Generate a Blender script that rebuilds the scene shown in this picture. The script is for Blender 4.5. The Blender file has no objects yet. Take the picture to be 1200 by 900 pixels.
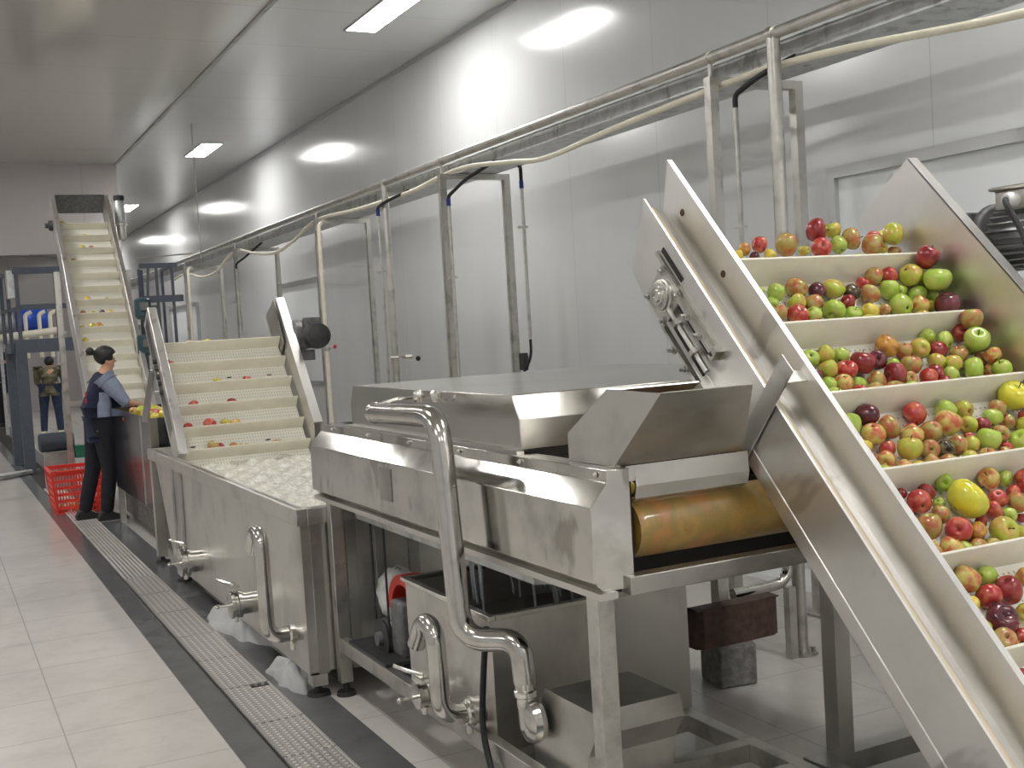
import bpy, math, random
from mathutils import Vector, Matrix
R = math.radians
scn = bpy.context.scene
col = scn.collection
H = 1.6
# ------------------------------------------------------------------ camera
F = 1350.0
YAW, PITCH, ROLL = R(26.75), R(-2.97), R(-3.41)
_f = Vector((math.cos(PITCH)*math.sin(YAW), math.cos(PITCH)*math.cos(YAW), math.sin(PITCH)))
_r0 = Vector((math.cos(YAW), -math.sin(YAW), 0)); _u0 = _r0.cross(_f)
_r = math.cos(ROLL)*_r0 + math.sin(ROLL)*_u0
_u = -math.sin(ROLL)*_r0 + math.cos(ROLL)*_u0
cam_d = bpy.data.cameras.new('camera'); cam = bpy.data.objects.new('camera', cam_d); col.objects.link(cam)
cam_d.sensor_width = 36; cam_d.lens = 36*F/1200; cam_d.clip_start = .05; cam_d.clip_end = 200
cam.matrix_world = Matrix(((_r.x,_u.x,-_f.x,0),(_r.y,_u.y,-_f.y,0),(_r.z,_u.z,-_f.z,H),(0,0,0,1)))
scn.camera = cam
def U(px, py, ax, val):
    "the world point seen at a photo position, on the plane axis = val"
    d = _r*((px-600)/F) - _u*((py-450)/F) + _f
    i = 'xyz'.index(ax); c = Vector((0,0,H)); t = (val-c[i])/d[i]
    return c + d*t
# ------------------------------------------------------------------ view, world
scn.view_settings.view_transform = 'Standard'; scn.view_settings.look = 'None'
scn.view_settings.exposure = 0.80; scn.view_settings.gamma = 1.0
scn.view_settings.use_curve_mapping = False
w = bpy.data.worlds.new('world'); scn.world = w; w.use_nodes = True
w.node_tree.nodes['Background'].inputs[0].default_value = (.6,.62,.65,1)
w.node_tree.nodes['Background'].inputs[1].default_value = .3
LAMP_POWER = 30.0          # emission of the ceiling panels
CEIL, WALLX = 4.2, 4.4
# ------------------------------------------------------------------ materials
def newmat(name):
    m = bpy.data.materials.new(name); m.use_nodes = True
    nt = m.node_tree; b = nt.nodes['Principled BSDF']
    return m, nt, b
def N(nt, t, **kw):
    n = nt.nodes.new(t)
    for k, v in kw.items(): setattr(n, k, v)
    return n
def noise(nt, scale, detail=3, stretch=None, rough=.55):
    tc = N(nt,'ShaderNodeTexCoord'); mp = N(nt,'ShaderNodeMapping'); nz = N(nt,'ShaderNodeTexNoise')
    nt.links.new(tc.outputs['Object'], mp.inputs[0]); nt.links.new(mp.outputs[0], nz.inputs['Vector'])
    if stretch: mp.inputs['Scale'].default_value = stretch
    nz.inputs['Scale'].default_value = scale; nz.inputs['Detail'].default_value = detail
    nz.inputs['Roughness'].default_value = rough
    return nz
def ramp(nt, src, stops):
    r = N(nt,'ShaderNodeValToRGB'); e = r.color_ramp.elements
    while len(e) < len(stops): e.new(.5)
    for el, (p, c) in zip(e, stops):
        el.position = p; el.color = (*c, 1) if len(c) == 3 else c
    nt.links.new(src, r.inputs[0]); return r.outputs[0]
def g(v): return (v, v, v)
def simple(name, c, rough=.5, metal=0, var=.0, scale=8, spec=.5, bump=0, stretch=None, coat=0):
    m, nt, b = newmat(name)
    b.inputs['Base Color'].default_value = (*c, 1); b.inputs['Roughness'].default_value = rough
    b.inputs['Metallic'].default_value = metal; b.inputs['Specular IOR Level'].default_value = spec
    b.inputs['Coat Weight'].default_value = coat; b.inputs['Coat Roughness'].default_value = .08
    if var or bump:
        nz = noise(nt, scale, 4, stretch)
        if var:
            lo = tuple(x*(1-var) for x in c); hi = tuple(min(1, x*(1+var)) for x in c)
            nt.links.new(ramp(nt, nz.outputs[0], [(.3, lo), (.7, hi)]), b.inputs['Base Color'])
        if bump:
            bp = N(nt,'ShaderNodeBump'); bp.inputs['Strength'].default_value = bump; bp.inputs['Distance'].default_value = .01
            nt.links.new(nz.outputs[0], bp.inputs['Height']); nt.links.new(bp.outputs[0], b.inputs['Normal'])
    return m
def steel(name, c=.55, rough=.28, tint=(1,.975,.915), stain=.25, scale=3.0, stretch=(1,1,1), aniso=0, bump=.04):
    m, nt, b = newmat(name)
    b.inputs['Metallic'].default_value = 1
    nz = noise(nt, scale, 5, stretch, .6)
    k = lambda v: tuple(v*t for t in tint)
    nt.links.new(ramp(nt, nz.outputs[0], [(.3, k(c*(1-stain))), (.5, k(c)), (.75, k(min(1, c*1.06)))]), b.inputs['Base Color'])
    nz2 = noise(nt, scale*2.3, 4, stretch)
    mr = N(nt,'ShaderNodeMapRange'); mr.inputs['To Min'].default_value = rough*.8; mr.inputs['To Max'].default_value = rough*1.3
    nt.links.new(nz2.outputs[0], mr.inputs[0]); nt.links.new(mr.outputs[0], b.inputs['Roughness'])
    b.inputs['Anisotropic'].default_value = aniso
    if bump:
        n3 = noise(nt, scale*.6, 2); bp = N(nt,'ShaderNodeBump'); bp.inputs['Strength'].default_value = bump; bp.inputs['Distance'].default_value = .02
        nt.links.new(n3.outputs[0], bp.inputs['Height']); nt.links.new(bp.outputs[0], b.inputs['Normal'])
    return m
M = {}
M['steel'] = steel('brushed_steel', .64, .34)
M['trough'] = steel('dark_glossy_trough_steel', .26, .16, tint=(.95,.97,1.05), stain=.4)
M['steel_side'] = steel('washer_side_steel', .60, .10, stain=.3, scale=6)
def smudge(m, scale, amt, lo=.60):
    "dried splash marks: darker, duller patches in the metal's own colour"
    nt = m.node_tree; b = nt.nodes['Principled BSDF']; src = b.inputs['Base Color'].links[0].from_socket
    nz = noise(nt, scale, 3, (1,1,.45), .5); f = ramp(nt, nz.outputs[0], [(lo, (0,0,0)), (lo+.05, g(amt))])
    nt.links.new(mixc(nt, f, src, (.20,.18,.15)), b.inputs['Base Color'])
M['steel_bright'] = steel('polished_steel', .72, .22, stain=.12)
M['steel_dark'] = steel('dull_steel', .48, .40, stain=.3)
M['pipe'] = steel('pipe_steel', .56, .17, stain=.3, scale=9, bump=0)
M['post'] = steel('post_steel', .58, .35, tint=(1,.98,.92), stain=.35, scale=9, bump=0)
M['cover'] = steel('cover_steel', .54, .22, stain=.12, scale=2)
M['galv'] = steel('galvanised', .6, .42, tint=(.98,1,1), stain=.3, scale=12, bump=0)
M['rail'] = steel('conveyor_side_steel', .76, .37, tint=(1,.98,.945), stain=.1, scale=4)
M['black'] = simple('black_rubber', (.012,.012,.014), .45)
M['dark'] = simple('cavity_shade', (.02,.018,.016), .8)  # near-black that stands in for the shade inside openings
M['cast'] = simple('cast_grey', (.17,.17,.17), .5, .4, .3, 40)
M['castdark'] = simple('cast_dark', (.05,.05,.052), .45, .3, .3, 30)
M['platform'] = simple('blue_grey_paint', (.075,.09,.115), .5, 0, .12, 20)
M['teal'] = simple('teal_motor_paint', (.035,.075,.09), .4)
M['green'] = simple('green_paint', (.02,.16,.1), .4)
M['navy_motor'] = simple('navy_motor_paint', (.035,.045,.06), .45)
M['ivory'] = simple('ivory_plastic_pipe', (.78,.74,.6), .4, 0, .06, 14)
M['plasticbag'] = simple('white_plastic_film', (.72,.72,.7), .3, 0, .1, 18, bump=.6)
M['redpaint'] = simple('red_paint', (.6,.035,.02), .4)
M['redplastic'] = simple('red_crate_plastic', (.75,.045,.03), .38)
M['blueplastic'] = simple('blue_drum_plastic', (.02,.09,.6), .35)
M['bluetape'] = simple('blue_tape', (.02,.04,.25), .5)
M['rust'] = simple('rusty_brown_sheet', (.075,.042,.03), .65, .1, .45, 26, bump=.3)
M['concrete'] = simple('grey_concrete', (.2,.19,.175), .9, 0, .35, 30, bump=.6)
M['flight'] = simple('cream_flight_plastic', (.78,.745,.62), .42, 0, .06, 9)
M['foam'] = simple('water_foam', (.9,.9,.9), .8, 0, .06, 14, bump=.5); M['foam'].node_tree.nodes['Principled BSDF'].inputs['Alpha'].default_value = .45
M['bars'] = simple('grate_bar_steel', (.75,.72,.70), .35, .35)
M['pad'] = simple('black_pad', (.02,.02,.02), .5)
M['skin'] = simple('skin', (.55,.3,.19), .55)
M['hair'] = simple('black_hair', (.012,.01,.01), .5)
M['navy'] = simple('navy_cloth', (.012,.015,.045), .85, 0, .3, 30)
M['greycloth'] = simple('blue_grey_cloth', (.22,.25,.34), .85, 0, .15, 30)
M['trouser'] = simple('black_cloth', (.012,.012,.018), .85, 0, .3, 30)
M['camo'] = simple('camouflage_cloth', (.13,.12,.075), .9, 0, .75, 7)
M['jeans'] = simple('dark_blue_cloth', (.03,.045,.09), .9, 0, .3, 20)
M['boot'] = simple('cream_boots', (.6,.55,.4), .6)
M['shoe'] = simple('black_shoe', (.02,.018,.018), .6)
M['sole'] = simple('shoe_sole', (.25,.24,.23), .7)
M['redprint'] = simple('red_print', (.5,.02,.03), .7)
M['stem'] = simple('apple_stem', (.06,.035,.015), .8)
M['alu'] = simple('aluminium_trim', (.55,.56,.56), .35, .8)
M['cove'] = simple('cove_trim', (.72,.73,.74), .25)
m, nt, b = newmat('lamp_panel'); b.inputs['Base Color'].default_value = (1,1,1,1)
b.inputs['Emission Color'].default_value = (1,.985,.96,1); b.inputs['Emission Strength'].default_value = LAMP_POWER
M['lamp'] = m
M['rod'] = simple('cream_guide_plastic', (.70,.62,.46), .4)
# pane of the wall windows
m, nt, b = newmat('pale_window_pane'); b.inputs['Base Color'].default_value = (.84,.87,.88,1); b.inputs['Roughness'].default_value = .45
M['pane'] = m
def seam(nt, axis, period, off, width):
    tc = N(nt,'ShaderNodeTexCoord'); sx = N(nt,'ShaderNodeSeparateXYZ'); nt.links.new(tc.outputs['Object'], sx.inputs[0])
    a = N(nt,'ShaderNodeMath', operation='ADD'); a.inputs[1].default_value = off+100*period
    nt.links.new(sx.outputs[axis], a.inputs[0])
    mo = N(nt,'ShaderNodeMath', operation='MODULO'); mo.inputs[1].default_value = period; nt.links.new(a.outputs[0], mo.inputs[0])
    lt = N(nt,'ShaderNodeMath', operation='LESS_THAN'); lt.inputs[1].default_value = width; nt.links.new(mo.outputs[0], lt.inputs[0])
    return lt.outputs[0]
def mixc(nt, fac, c1, c2):
    mx = N(nt,'ShaderNodeMix', data_type='RGBA')
    if hasattr(fac,'links') or not isinstance(fac,(int,float)): nt.links.new(fac, mx.inputs[0])
    for i, c in ((6, c1), (7, c2)):
        if isinstance(c, tuple): mx.inputs[i].default_value = (*c, 1)
        else: nt.links.new(c, mx.inputs[i])
    return mx.outputs[2]
def wallmat(name, c, rough, axis, period, off, w_, coat=.0, aniso=0, streak=True):
    m, nt, b = newmat(name)
    s = seam(nt, axis, period, off, w_)
    nz = noise(nt, 2.0, 4, (1,1,.15) if streak else (1,.1,1))
    base = ramp(nt, nz.outputs[0], [(.3, tuple(x*.95 for x in c)), (.7, c)])
    nt.links.new(mixc(nt, s, base, tuple(x*.78 for x in c)), b.inputs['Base Color'])
    b.inputs['Roughness'].default_value = rough; b.inputs['Coat Weight'].default_value = coat; b.inputs['Coat Roughness'].default_value = .1
    b.inputs['Specular IOR Level'].default_value = .6
    return m
M['wall'] = wallmat('coated_wall_panel', (.70,.71,.71), .17, 1, 1.165, .6, .006, coat=.2)
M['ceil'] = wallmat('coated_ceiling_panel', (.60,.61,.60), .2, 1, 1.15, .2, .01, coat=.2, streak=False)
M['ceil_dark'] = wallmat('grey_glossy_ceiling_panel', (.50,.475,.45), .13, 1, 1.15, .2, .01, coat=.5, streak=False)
M['bulk'] = wallmat('grey_wall_panel', (.46,.43,.42), .22, 0, 1.15, .2, .01, coat=.3)
smudge(M['steel_side'], 7, .55); smudge(M['rail'], 6, .35, .64); smudge(M['galv'], 9, .5)
# floor tiles
m, nt, b = newmat('glossy_floor_tile')
s1 = seam(nt, 0, .6, .215, .006); s2 = seam(nt, 1, .58, .12, .006)
mx = N(nt,'ShaderNodeMath', operation='MAXIMUM'); nt.links.new(s1, mx.inputs[0]); nt.links.new(s2, mx.inputs[1])
nz = noise(nt, 5, 6, None, .7); nz2 = noise(nt, .9, 3)
c1 = ramp(nt, nz.outputs[0], [(.32, (.57,.54,.505)), (.5, (.63,.60,.565)), (.7, (.66,.63,.60))])
c2 = ramp(nt, nz2.outputs[0], [(.3, g(.86)), (.7, g(1))])
mm = N(nt,'ShaderNodeMix', data_type='RGBA', blend_type='MULTIPLY'); mm.inputs[0].default_value = 1
nt.links.new(c1, mm.inputs[6]); nt.links.new(c2, mm.inputs[7])
nt.links.new(mixc(nt, mx.outputs[0], mm.outputs[2], (.40,.38,.35)), b.inputs['Base Color'])
r_ = ramp(nt, nz.outputs[0], [(.3, g(.2)), (.7, g(.13))]); nt.links.new(r_, b.inputs['Roughness'])
M['floor'] = m
m, nt, b = newmat('wet_dark_granite')
nz = noise(nt, 3, 6, None, .7); nz2 = noise(nt, 120, 2)
c1 = ramp(nt, nz.outputs[0], [(.3, (.095,.098,.10)), (.6, (.125,.128,.132)), (.8, (.15,.153,.158))])
nt.links.new(c1, b.inputs['Base Color']); nt.links.new(ramp(nt, nz.outputs[0], [(.35, g(.2)), (.65, g(.27))]), b.inputs['Roughness'])
M['granite'] = m
# dimpled grate plate: punched raised dots in rows
m, nt, b = newmat('punched_grate_steel'); b.inputs['Metallic'].default_value = .6
tc = N(nt,'ShaderNodeTexCoord'); mp = N(nt,'ShaderNodeMapping'); nt.links.new(tc.outputs['Object'], mp.inputs[0])
mp.inputs['Scale'].default_value = (1/.032, 1/.032, 0)
fr = N(nt,'ShaderNodeVectorMath', operation='FRACTION'); nt.links.new(mp.outputs[0], fr.inputs[0])
sb = N(nt,'ShaderNodeVectorMath', operation='SUBTRACT'); sb.inputs[1].default_value = (.5,.5,0); nt.links.new(fr.outputs[0], sb.inputs[0])
ln = N(nt,'ShaderNodeVectorMath', operation='LENGTH'); nt.links.new(sb.outputs[0], ln.inputs[0])
nt.links.new(ramp(nt, ln.outputs['Value'], [(.16, (1,.98,.95)), (.26, (.85,.82,.8)), (.33, (.30,.28,.27)), (.5, (.58,.55,.53))]), b.inputs['Base Color'])
bp = N(nt,'ShaderNodeBump'); bp.invert = True; bp.inputs['Strength'].default_value = .8; bp.inputs['Distance'].default_value = .006
nt.links.new(ln.outputs['Value'], bp.inputs['Height']); nt.links.new(bp.outputs[0], b.inputs['Normal']); b.inputs['Roughness'].default_value = .3
M['grate'] = m
# perforated belt: rows of dark slots, in the conveyor's own coordinates
def beltmat(name, pitch, nhole=8):
    m, nt, b = newmat(name); b.inputs['Roughness'].default_value = .35
    tc = N(nt,'ShaderNodeTexCoord'); mp = N(nt,'ShaderNodeMapping'); nt.links.new(tc.outputs['Object'], mp.inputs[0])
    mp.inputs['Scale'].default_value = (1/.020, nhole/pitch, 0)
    fr = N(nt,'ShaderNodeVectorMath', operation='FRACTION'); nt.links.new(mp.outputs[0], fr.inputs[0])
    sb = N(nt,'ShaderNodeVectorMath', operation='SUBTRACT'); sb.inputs[1].default_value = (.5,.5,0); nt.links.new(fr.outputs[0], sb.inputs[0])
    ln = N(nt,'ShaderNodeVectorMath', operation='LENGTH'); nt.links.new(sb.outputs[0], ln.inputs[0])
    nt.links.new(ramp(nt, ln.outputs['Value'], [(.11, (.36,.33,.26)), (.2, (.82,.80,.71))]), b.inputs['Base Color'])
    return m
# apples
def applemat(name, a, b_, c=None, scale=1.3, rough=.25, thr=(.4,.62)):
    m, nt, bs = newmat(name)
    nz = noise(nt, scale, 3, None, .5); oi = N(nt,'ShaderNodeObjectInfo')
    ad = N(nt,'ShaderNodeVectorMath', operation='ADD')
    sc_ = N(nt,'ShaderNodeVectorMath', operation='SCALE'); sc_.inputs['Scale'].default_value = 7.0
    cx = N(nt,'ShaderNodeCombineXYZ'); nt.links.new(oi.outputs['Random'], cx.inputs[0]); nt.links.new(oi.outputs['Random'], cx.inputs[1])
    nt.links.new(cx.outputs[0], sc_.inputs[0])
    mp = [n for n in nt.nodes if n.type == 'MAPPING'][0]
    nt.links.new(mp.outputs[0], ad.inputs[0]); nt.links.new(sc_.outputs[0], ad.inputs[1]); nt.links.new(ad.outputs[0], nz.inputs['Vector'])
    blend = ramp(nt, nz.outputs[0], [(thr[0], a), (thr[1], b_)])
    n2 = noise(nt, 24, 2); sp = ramp(nt, n2.outputs[0], [(.62, (0,0,0)), (.7, (1,1,1))])
    out = mixc(nt, sp, blend, c or tuple(min(1, x*1.2+.04) for x in a))
    nt.links.new(out, bs.inputs['Base Color'])
    bs.inputs['Roughness'].default_value = rough; bs.inputs['Coat Weight'].default_value = .35; bs.inputs['Coat Roughness'].default_value = .1
    bs.inputs['Subsurface Weight'].default_value = .0
    return m
AM = {
 'G': applemat('green_apple_skin', (.33,.50,.05), (.46,.52,.11)),
 'L': applemat('yellow_green_apple_skin', (.42,.48,.05), (.52,.33,.07)),
 'Y': applemat('yellow_apple_skin', (.75,.55,.06), (.62,.55,.10)),
 'R': applemat('red_apple_skin', (.42,.03,.03), (.58,.17,.08), thr=(.45,.7)),
 'D': applemat('dark_red_apple_skin', (.22,.012,.018), (.36,.04,.035)),
 'P': applemat('purple_apple_skin', (.07,.010,.022), (.16,.02,.03)),
 'U': applemat('russet_apple_skin', (.40,.34,.09), (.45,.12,.05)),
 'B': applemat('blushed_apple_skin', (.58,.48,.12), (.54,.11,.05)),
 'O': applemat('orange_rotting_apple_skin', (.62,.30,.04), (.36,.14,.035)),
 'K': applemat('rotten_black_apple_skin', (.03,.018,.012), (.16,.12,.05)),
 'Q': applemat('yellow_quince_skin', (.74,.66,.04), (.62,.62,.06)),
}
# ------------------------------------------------------------------ mesh helpers
class MB:
    def __init__(s): s.v = []; s.f = []; s.xf = None
    def add(s, vs, fs):
        o = len(s.v); s.v += [Vector(v) for v in vs]; s.f += [tuple(i+o for i in f) for f in fs]; return s
    def box(s, x0, x1, y0, y1, z0, z1):
        vs = [(x,y,z) for z in (z0,z1) for y in (y0,y1) for x in (x0,x1)]
        return s.add(vs, [(0,2,3,1),(4,5,7,6),(0,1,5,4),(2,6,7,3),(0,4,6,2),(1,3,7,5)])
    def prism(s, poly, axis, a, b):
        "poly: 2-D outline in the two remaining axes; extruded along axis from a to b"
        n = len(poly)
        def mk(p, t):
            return {'x': (t,p[0],p[1]), 'y': (p[0],t,p[1]), 'z': (p[0],p[1],t)}[axis]
        vs = [mk(p,a) for p in poly]+[mk(p,b) for p in poly]
        fs = [tuple(range(n))[::-1], tuple(range(n,2*n))]+[(i,(i+1)%n,n+(i+1)%n,n+i) for i in range(n)]
        return s.add(vs, fs)
    def bar(s, p, q, w, h=None, up=(0,0,1), ext=0):
        p, q = Vector(p), Vector(q); h = h or w; d = (q-p).normalized(); p = p-d*ext; q = q+d*ext
        up = Vector(up)
        if abs(d.dot(up)) > .98: up = Vector((0,1,0))
        a = d.cross(up).normalized()*w/2; b = a.cross(d).normalized()*h/2
        vs = [c+i*a+j*b for c in (p,q) for i,j in ((-1,-1),(1,-1),(1,1),(-1,1))]
        return s.add(vs, [(0,1,2,3),(7,6,5,4),(0,4,5,1),(1,5,6,2),(2,6,7,3),(3,7,4,0)])
    def tube(s, pts, r, seg=14, bend=0, cap=True, bs=6):
        pts = [Vector(p) for p in pts]
        if bend:
            out = [pts[0]]
            for i in range(1, len(pts)-1):
                a, b, c = pts[i-1], pts[i], pts[i+1]
                l = min(bend, (a-b).length*.49, (c-b).length*.49)
                p0 = b+(a-b).normalized()*l; p1 = b+(c-b).normalized()*l
                for k in range(bs+1):
                    t = k/bs; out.append(p0*(1-t)**2+b*2*t*(1-t)+p1*t*t)
            out.append(pts[-1]); pts = out
        rs = r if isinstance(r, (list,tuple)) else [r]*len(pts)
        n = len(pts); tang = []
        for i in range(n):
            d = (pts[min(i+1,n-1)]-pts[max(i-1,0)]); tang.append(d.normalized())
        ref = Vector((0,0,1)) if abs(tang[0].z) < .9 else Vector((1,0,0))
        a = tang[0].cross(ref).normalized(); vs = []
        for i in range(n):
            a = (a-tang[i]*a.dot(tang[i])).normalized(); b = tang[i].cross(a)
            for k in range(seg):
                t = 2*math.pi*k/seg; vs.append(pts[i]+(a*math.cos(t)+b*math.sin(t))*rs[i])
        fs = [(i*seg+k, i*seg+(k+1)%seg, (i+1)*seg+(k+1)%seg, (i+1)*seg+k) for i in range(n-1) for k in range(seg)]
        if cap: fs += [tuple(range(seg))[::-1], tuple(range((n-1)*seg, n*seg))]
        return s.add(vs, fs)
    def lathe(s, prof, c, axis='z', seg=20):
        "prof: list of (radius, height) around the axis through c"
        ax = {'x': (Vector((0,1,0)),Vector((0,0,1)),Vector((1,0,0))), 'y': (Vector((0,0,1)),Vector((1,0,0)),Vector((0,1,0))),
              'z': (Vector((1,0,0)),Vector((0,1,0)),Vector((0,0,1)))}[axis] if isinstance(axis,str) else axis
        c = Vector(c); vs = []; n = len(prof)
        for r, h in prof:
            for k in range(seg):
                t = 2*math.pi*k/seg; vs.append(c+ax[2]*h+(ax[0]*math.cos(t)+ax[1]*math.sin(t))*r)
        fs = [(i*seg+k, i*seg+(k+1)%seg, (i+1)*seg+(k+1)%seg, (i+1)*seg+k) for i in range(n-1) for k in range(seg)]
        fs += [tuple(range(seg))[::-1], tuple(range((n-1)*seg, n*seg))]
        return s.add(vs, fs)
    def ball(s, c, r, sx=1, sy=1, sz=1, seg=14, rings=8):
        return s.lathe_s([(max(.02,math.sin(math.pi*i/rings))*r, -math.cos(math.pi*i/rings)*r) for i in range(rings+1)], c, (sx,sy,sz), seg)
    def lathe_s(s, prof, c, sc, seg):
        t = MB().lathe(prof, (0,0,0), 'z', seg); c = Vector(c)
        return s.add([(c.x+v.x*sc[0], c.y+v.y*sc[1], c.z+v.z*sc[2]) for v in t.v], t.f)
    def xform(s, mat):
        s.v = [mat @ v for v in s.v]; return s
WM = {}
def wm(o): return WM.get(o.name, Matrix.Identity(4))
def mesh_of(mb, name, mat, smooth=True, angle=35):
    me = bpy.data.meshes.new(name); me.from_pydata([tuple(v) for v in mb.v], [], mb.f); me.materials.append(mat)
    me.update()
    if smooth:
        me.polygons.foreach_set('use_smooth', [True]*len(me.polygons))
        me.set_sharp_from_angle(angle=R(angle))
    return me
def tag(o, label=None, cat=None, group=None, kind=None):
    if label: o['label'] = label
    if cat: o['category'] = cat
    if group: o['group'] = group
    if kind: o['kind'] = kind
    return o
def fix_normals(me):
    import bmesh
    bm = bmesh.new(); bm.from_mesh(me); bmesh.ops.recalc_face_normals(bm, faces=bm.faces); bm.to_mesh(me); bm.free()
def obj(name, mb, mat, parent=None, world=True, loc=None, bevel=0, label=None, angle=35):
    "links ONE mesh object; world=True: the coordinates are world ones and are moved into the parent's frame"
    if isinstance(mat, str): mat = M[mat]
    if parent is not None and world:
        inv = wm(parent).inverted(); mb.v = [inv @ v for v in mb.v]
    origin = Vector((0,0,0))
    if parent is None:
        xs = [v.x for v in mb.v]; ys = [v.y for v in mb.v]; zs = [v.z for v in mb.v]
        origin = Vector(((min(xs)+max(xs))/2, (min(ys)+max(ys))/2, min(zs))) if loc is None else Vector(loc)
        mb.v = [v-origin for v in mb.v]
    me = mesh_of(mb, name, mat, angle=angle); fix_normals(me)
    me.set_sharp_from_angle(angle=R(angle))
    o = bpy.data.objects.new(name, me); col.objects.link(o)
    o.location = origin
    if parent is not None: o.parent = parent
    WM[o.name] = (wm(parent) if parent is not None else Matrix.Identity(4)) @ Matrix.Translation(origin)
    if bevel:
        md = o.modifiers.new('bevel','BEVEL'); md.width = bevel; md.segments = 2; md.limit_method = 'ANGLE'; md.angle_limit = R(40)
    if label: o['label'] = label
    return o
def thing(name, label, cat, loc=(0,0,0), rot=(0,0,0), group=None):
    o = bpy.data.objects.new(name, None); col.objects.link(o); o.empty_display_size = .1
    o.location = loc; o.rotation_euler = rot
    tag(o, label, cat, group)
    from mathutils import Euler
    WM[o.name] = Matrix.Translation(Vector(loc)) @ Euler(rot).to_matrix().to_4x4()
    return o
def copy_tree(o, parent=None):
    c = o.copy(); col.objects.link(c)
    if parent is not None: c.parent = parent
    for ch in list(o.children): copy_tree(ch, c)
    return c
def struct(name, mb, mat, parent=None, bevel=0):
    # structure keeps world coordinates as object coordinates so panel seams line up
    if isinstance(mat, str): mat = M[mat]
    me = mesh_of(mb, name, mat, smooth=False); fix_normals(me)
    o = bpy.data.objects.new(name, me); col.objects.link(o); WM[o.name] = Matrix.Identity(4)
    if parent is None: o['kind'] = 'structure'
    else: o.parent = parent
    if bevel:
        md = o.modifiers.new('bevel','BEVEL'); md.width = bevel; md.segments = 2
    return o
def sheet(mb, prof, axis, a, b, t=.003):
    "open folded sheet: prof is a polyline (two remaining axes), given thickness t and extruded"
    n = len(prof); P = [Vector(p) for p in prof]; off = []
    for i in range(n):
        d = (P[min(i+1,n-1)]-P[max(i-1,0)]).normalized(); off.append(P[i]+Vector((-d.y, d.x))*t)
    for i in range(n-1):
        mb.prism([tuple(P[i]), tuple(P[i+1]), tuple(off[i+1]), tuple(off[i])], axis, a, b)
    return mb
# ------------------------------------------------------------------ the room
XL, Y0, Y1 = -6.0, -5.0, 34.0
SEAMX, BULKY = 2.585, 17.2
struct('floor', MB().box(XL, WALLX, Y0, Y1, -.1, 0), 'floor')
struct('trim_1', MB().box(.945, 1.075, Y0, Y1, -.02, .004), 'granite')
struct('trim_2', MB().box(1.295, 1.475, Y0, Y1, -.02, .004), 'granite')
struct('trim_3', MB().box(1.075, 1.295, Y0, Y1, -.05, .001), 'dark')
struct('wall_right', MB().box(WALLX, WALLX+.1, Y0, Y1, 0, CEIL), 'wall')
struct('wall_left', MB().box(XL-.1, XL, Y0, Y1, 0, CEIL), 'wall')
struct('wall_back', MB().box(XL, WALLX, Y1, Y1+.1, 0, CEIL), 'bulk')
struct('wall_front', MB().box(XL, WALLX, Y0-.1, Y0, 0, CEIL), 'wall')
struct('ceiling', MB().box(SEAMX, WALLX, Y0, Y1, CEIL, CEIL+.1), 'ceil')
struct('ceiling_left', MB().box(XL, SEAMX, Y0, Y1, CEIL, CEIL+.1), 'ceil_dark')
struct('trim_4', MB().box(SEAMX-.02, SEAMX+.02, Y0, Y1, CEIL-.012, CEIL+.01), 'steel_dark')
struct('trim_5', MB().box(WALLX-.035, WALLX, Y0, Y1, CEIL-.03, CEIL+.01), 'alu')
struct('wall_bulkhead', MB().box(XL, SEAMX, BULKY, BULKY+.1, 2.95, CEIL), 'bulk')
struct('baseboard_right', MB().prism([(WALLX, 0), (WALLX-.09, 0), (WALLX-.08, .03), (WALLX-.03, .09), (WALLX, .1)], 'y', Y0, Y1), 'cove')
# windows in the right wall
def window(n, y0, y1, z0, z1):
    x = WALLX
    fr = struct('window_%d' % n, MB().box(x-.05, x+.01, y0, y0+.06, z0, z1).box(x-.05, x+.01, y1-.06, y1, z0, z1)
      .box(x-.05, x+.01, y0+.06, y1-.06, z1-.06, z1).box(x-.05, x+.01, y0+.06, y1-.06, z0, z0+.05), 'alu')
    pn = struct('pane', MB().box(x-.02, x-.005, y0+.06, y1-.06, z0+.05, z1-.06), 'pane', fr)
window(1, 3.0, 4.76, .98, 2.33)
window(2, 13.75, 15.65, .98, 2.33)
window(3, 21.0, 23.6, .98, 2.33)
# conduit hanger on the wall side
hg = obj('hanger_rod', MB().tube([(3.0,14.0,CEIL), (3.0,14.0,2.6)], .007, 8), 'steel_dark')
tag(hg, 'thin dark rod hanging from the ceiling down to the far pipe bridge', 'rod')
# ceiling light panels
def lamp(x, y, label, grp=None):
    t = thing('ceiling_light', label, 'ceiling light', (x, y, CEIL), group=grp)
    w_, l_ = .15, .56
    fr = MB().box(x-w_, x+w_, y-l_, y-l_+.02, CEIL-.012, CEIL).box(x-w_, x+w_, y+l_-.02, y+l_, CEIL-.012, CEIL)\
        .box(x-w_, x-w_+.02, y-l_+.02, y+l_-.02, CEIL-.012, CEIL).box(x+w_-.02, x+w_, y-l_+.02, y+l_-.02, CEIL-.012, CEIL)
    obj('frame', fr, 'alu', t)
    obj('diffuser', MB().box(x-w_+.02, x+w_-.02, y-l_+.02, y+l_-.02, CEIL-.008, CEIL-.002), 'lamp', t)
LX = 3.53
lamp(LX, 8.95, 'rectangular ceiling light at the top of the picture, nearest of the right row')
lamp(LX, 15.85, 'rectangular ceiling light, middle one of the three visible in the right row')
lamp(LX, 22.6, 'rectangular ceiling light right of the upright motor on the farthest conveyor')
lamp(LX, 29.4, 'rectangular ceiling light at the far end of the right row')
for y in (2.1, -1.0, -4.0):
    lamp(LX, y, 'unseen ceiling light filling out the right row above and behind the viewer', 'ceiling lights overhead outside the picture')  # the two behind the viewer are added to brighten the near machine faces
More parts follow.
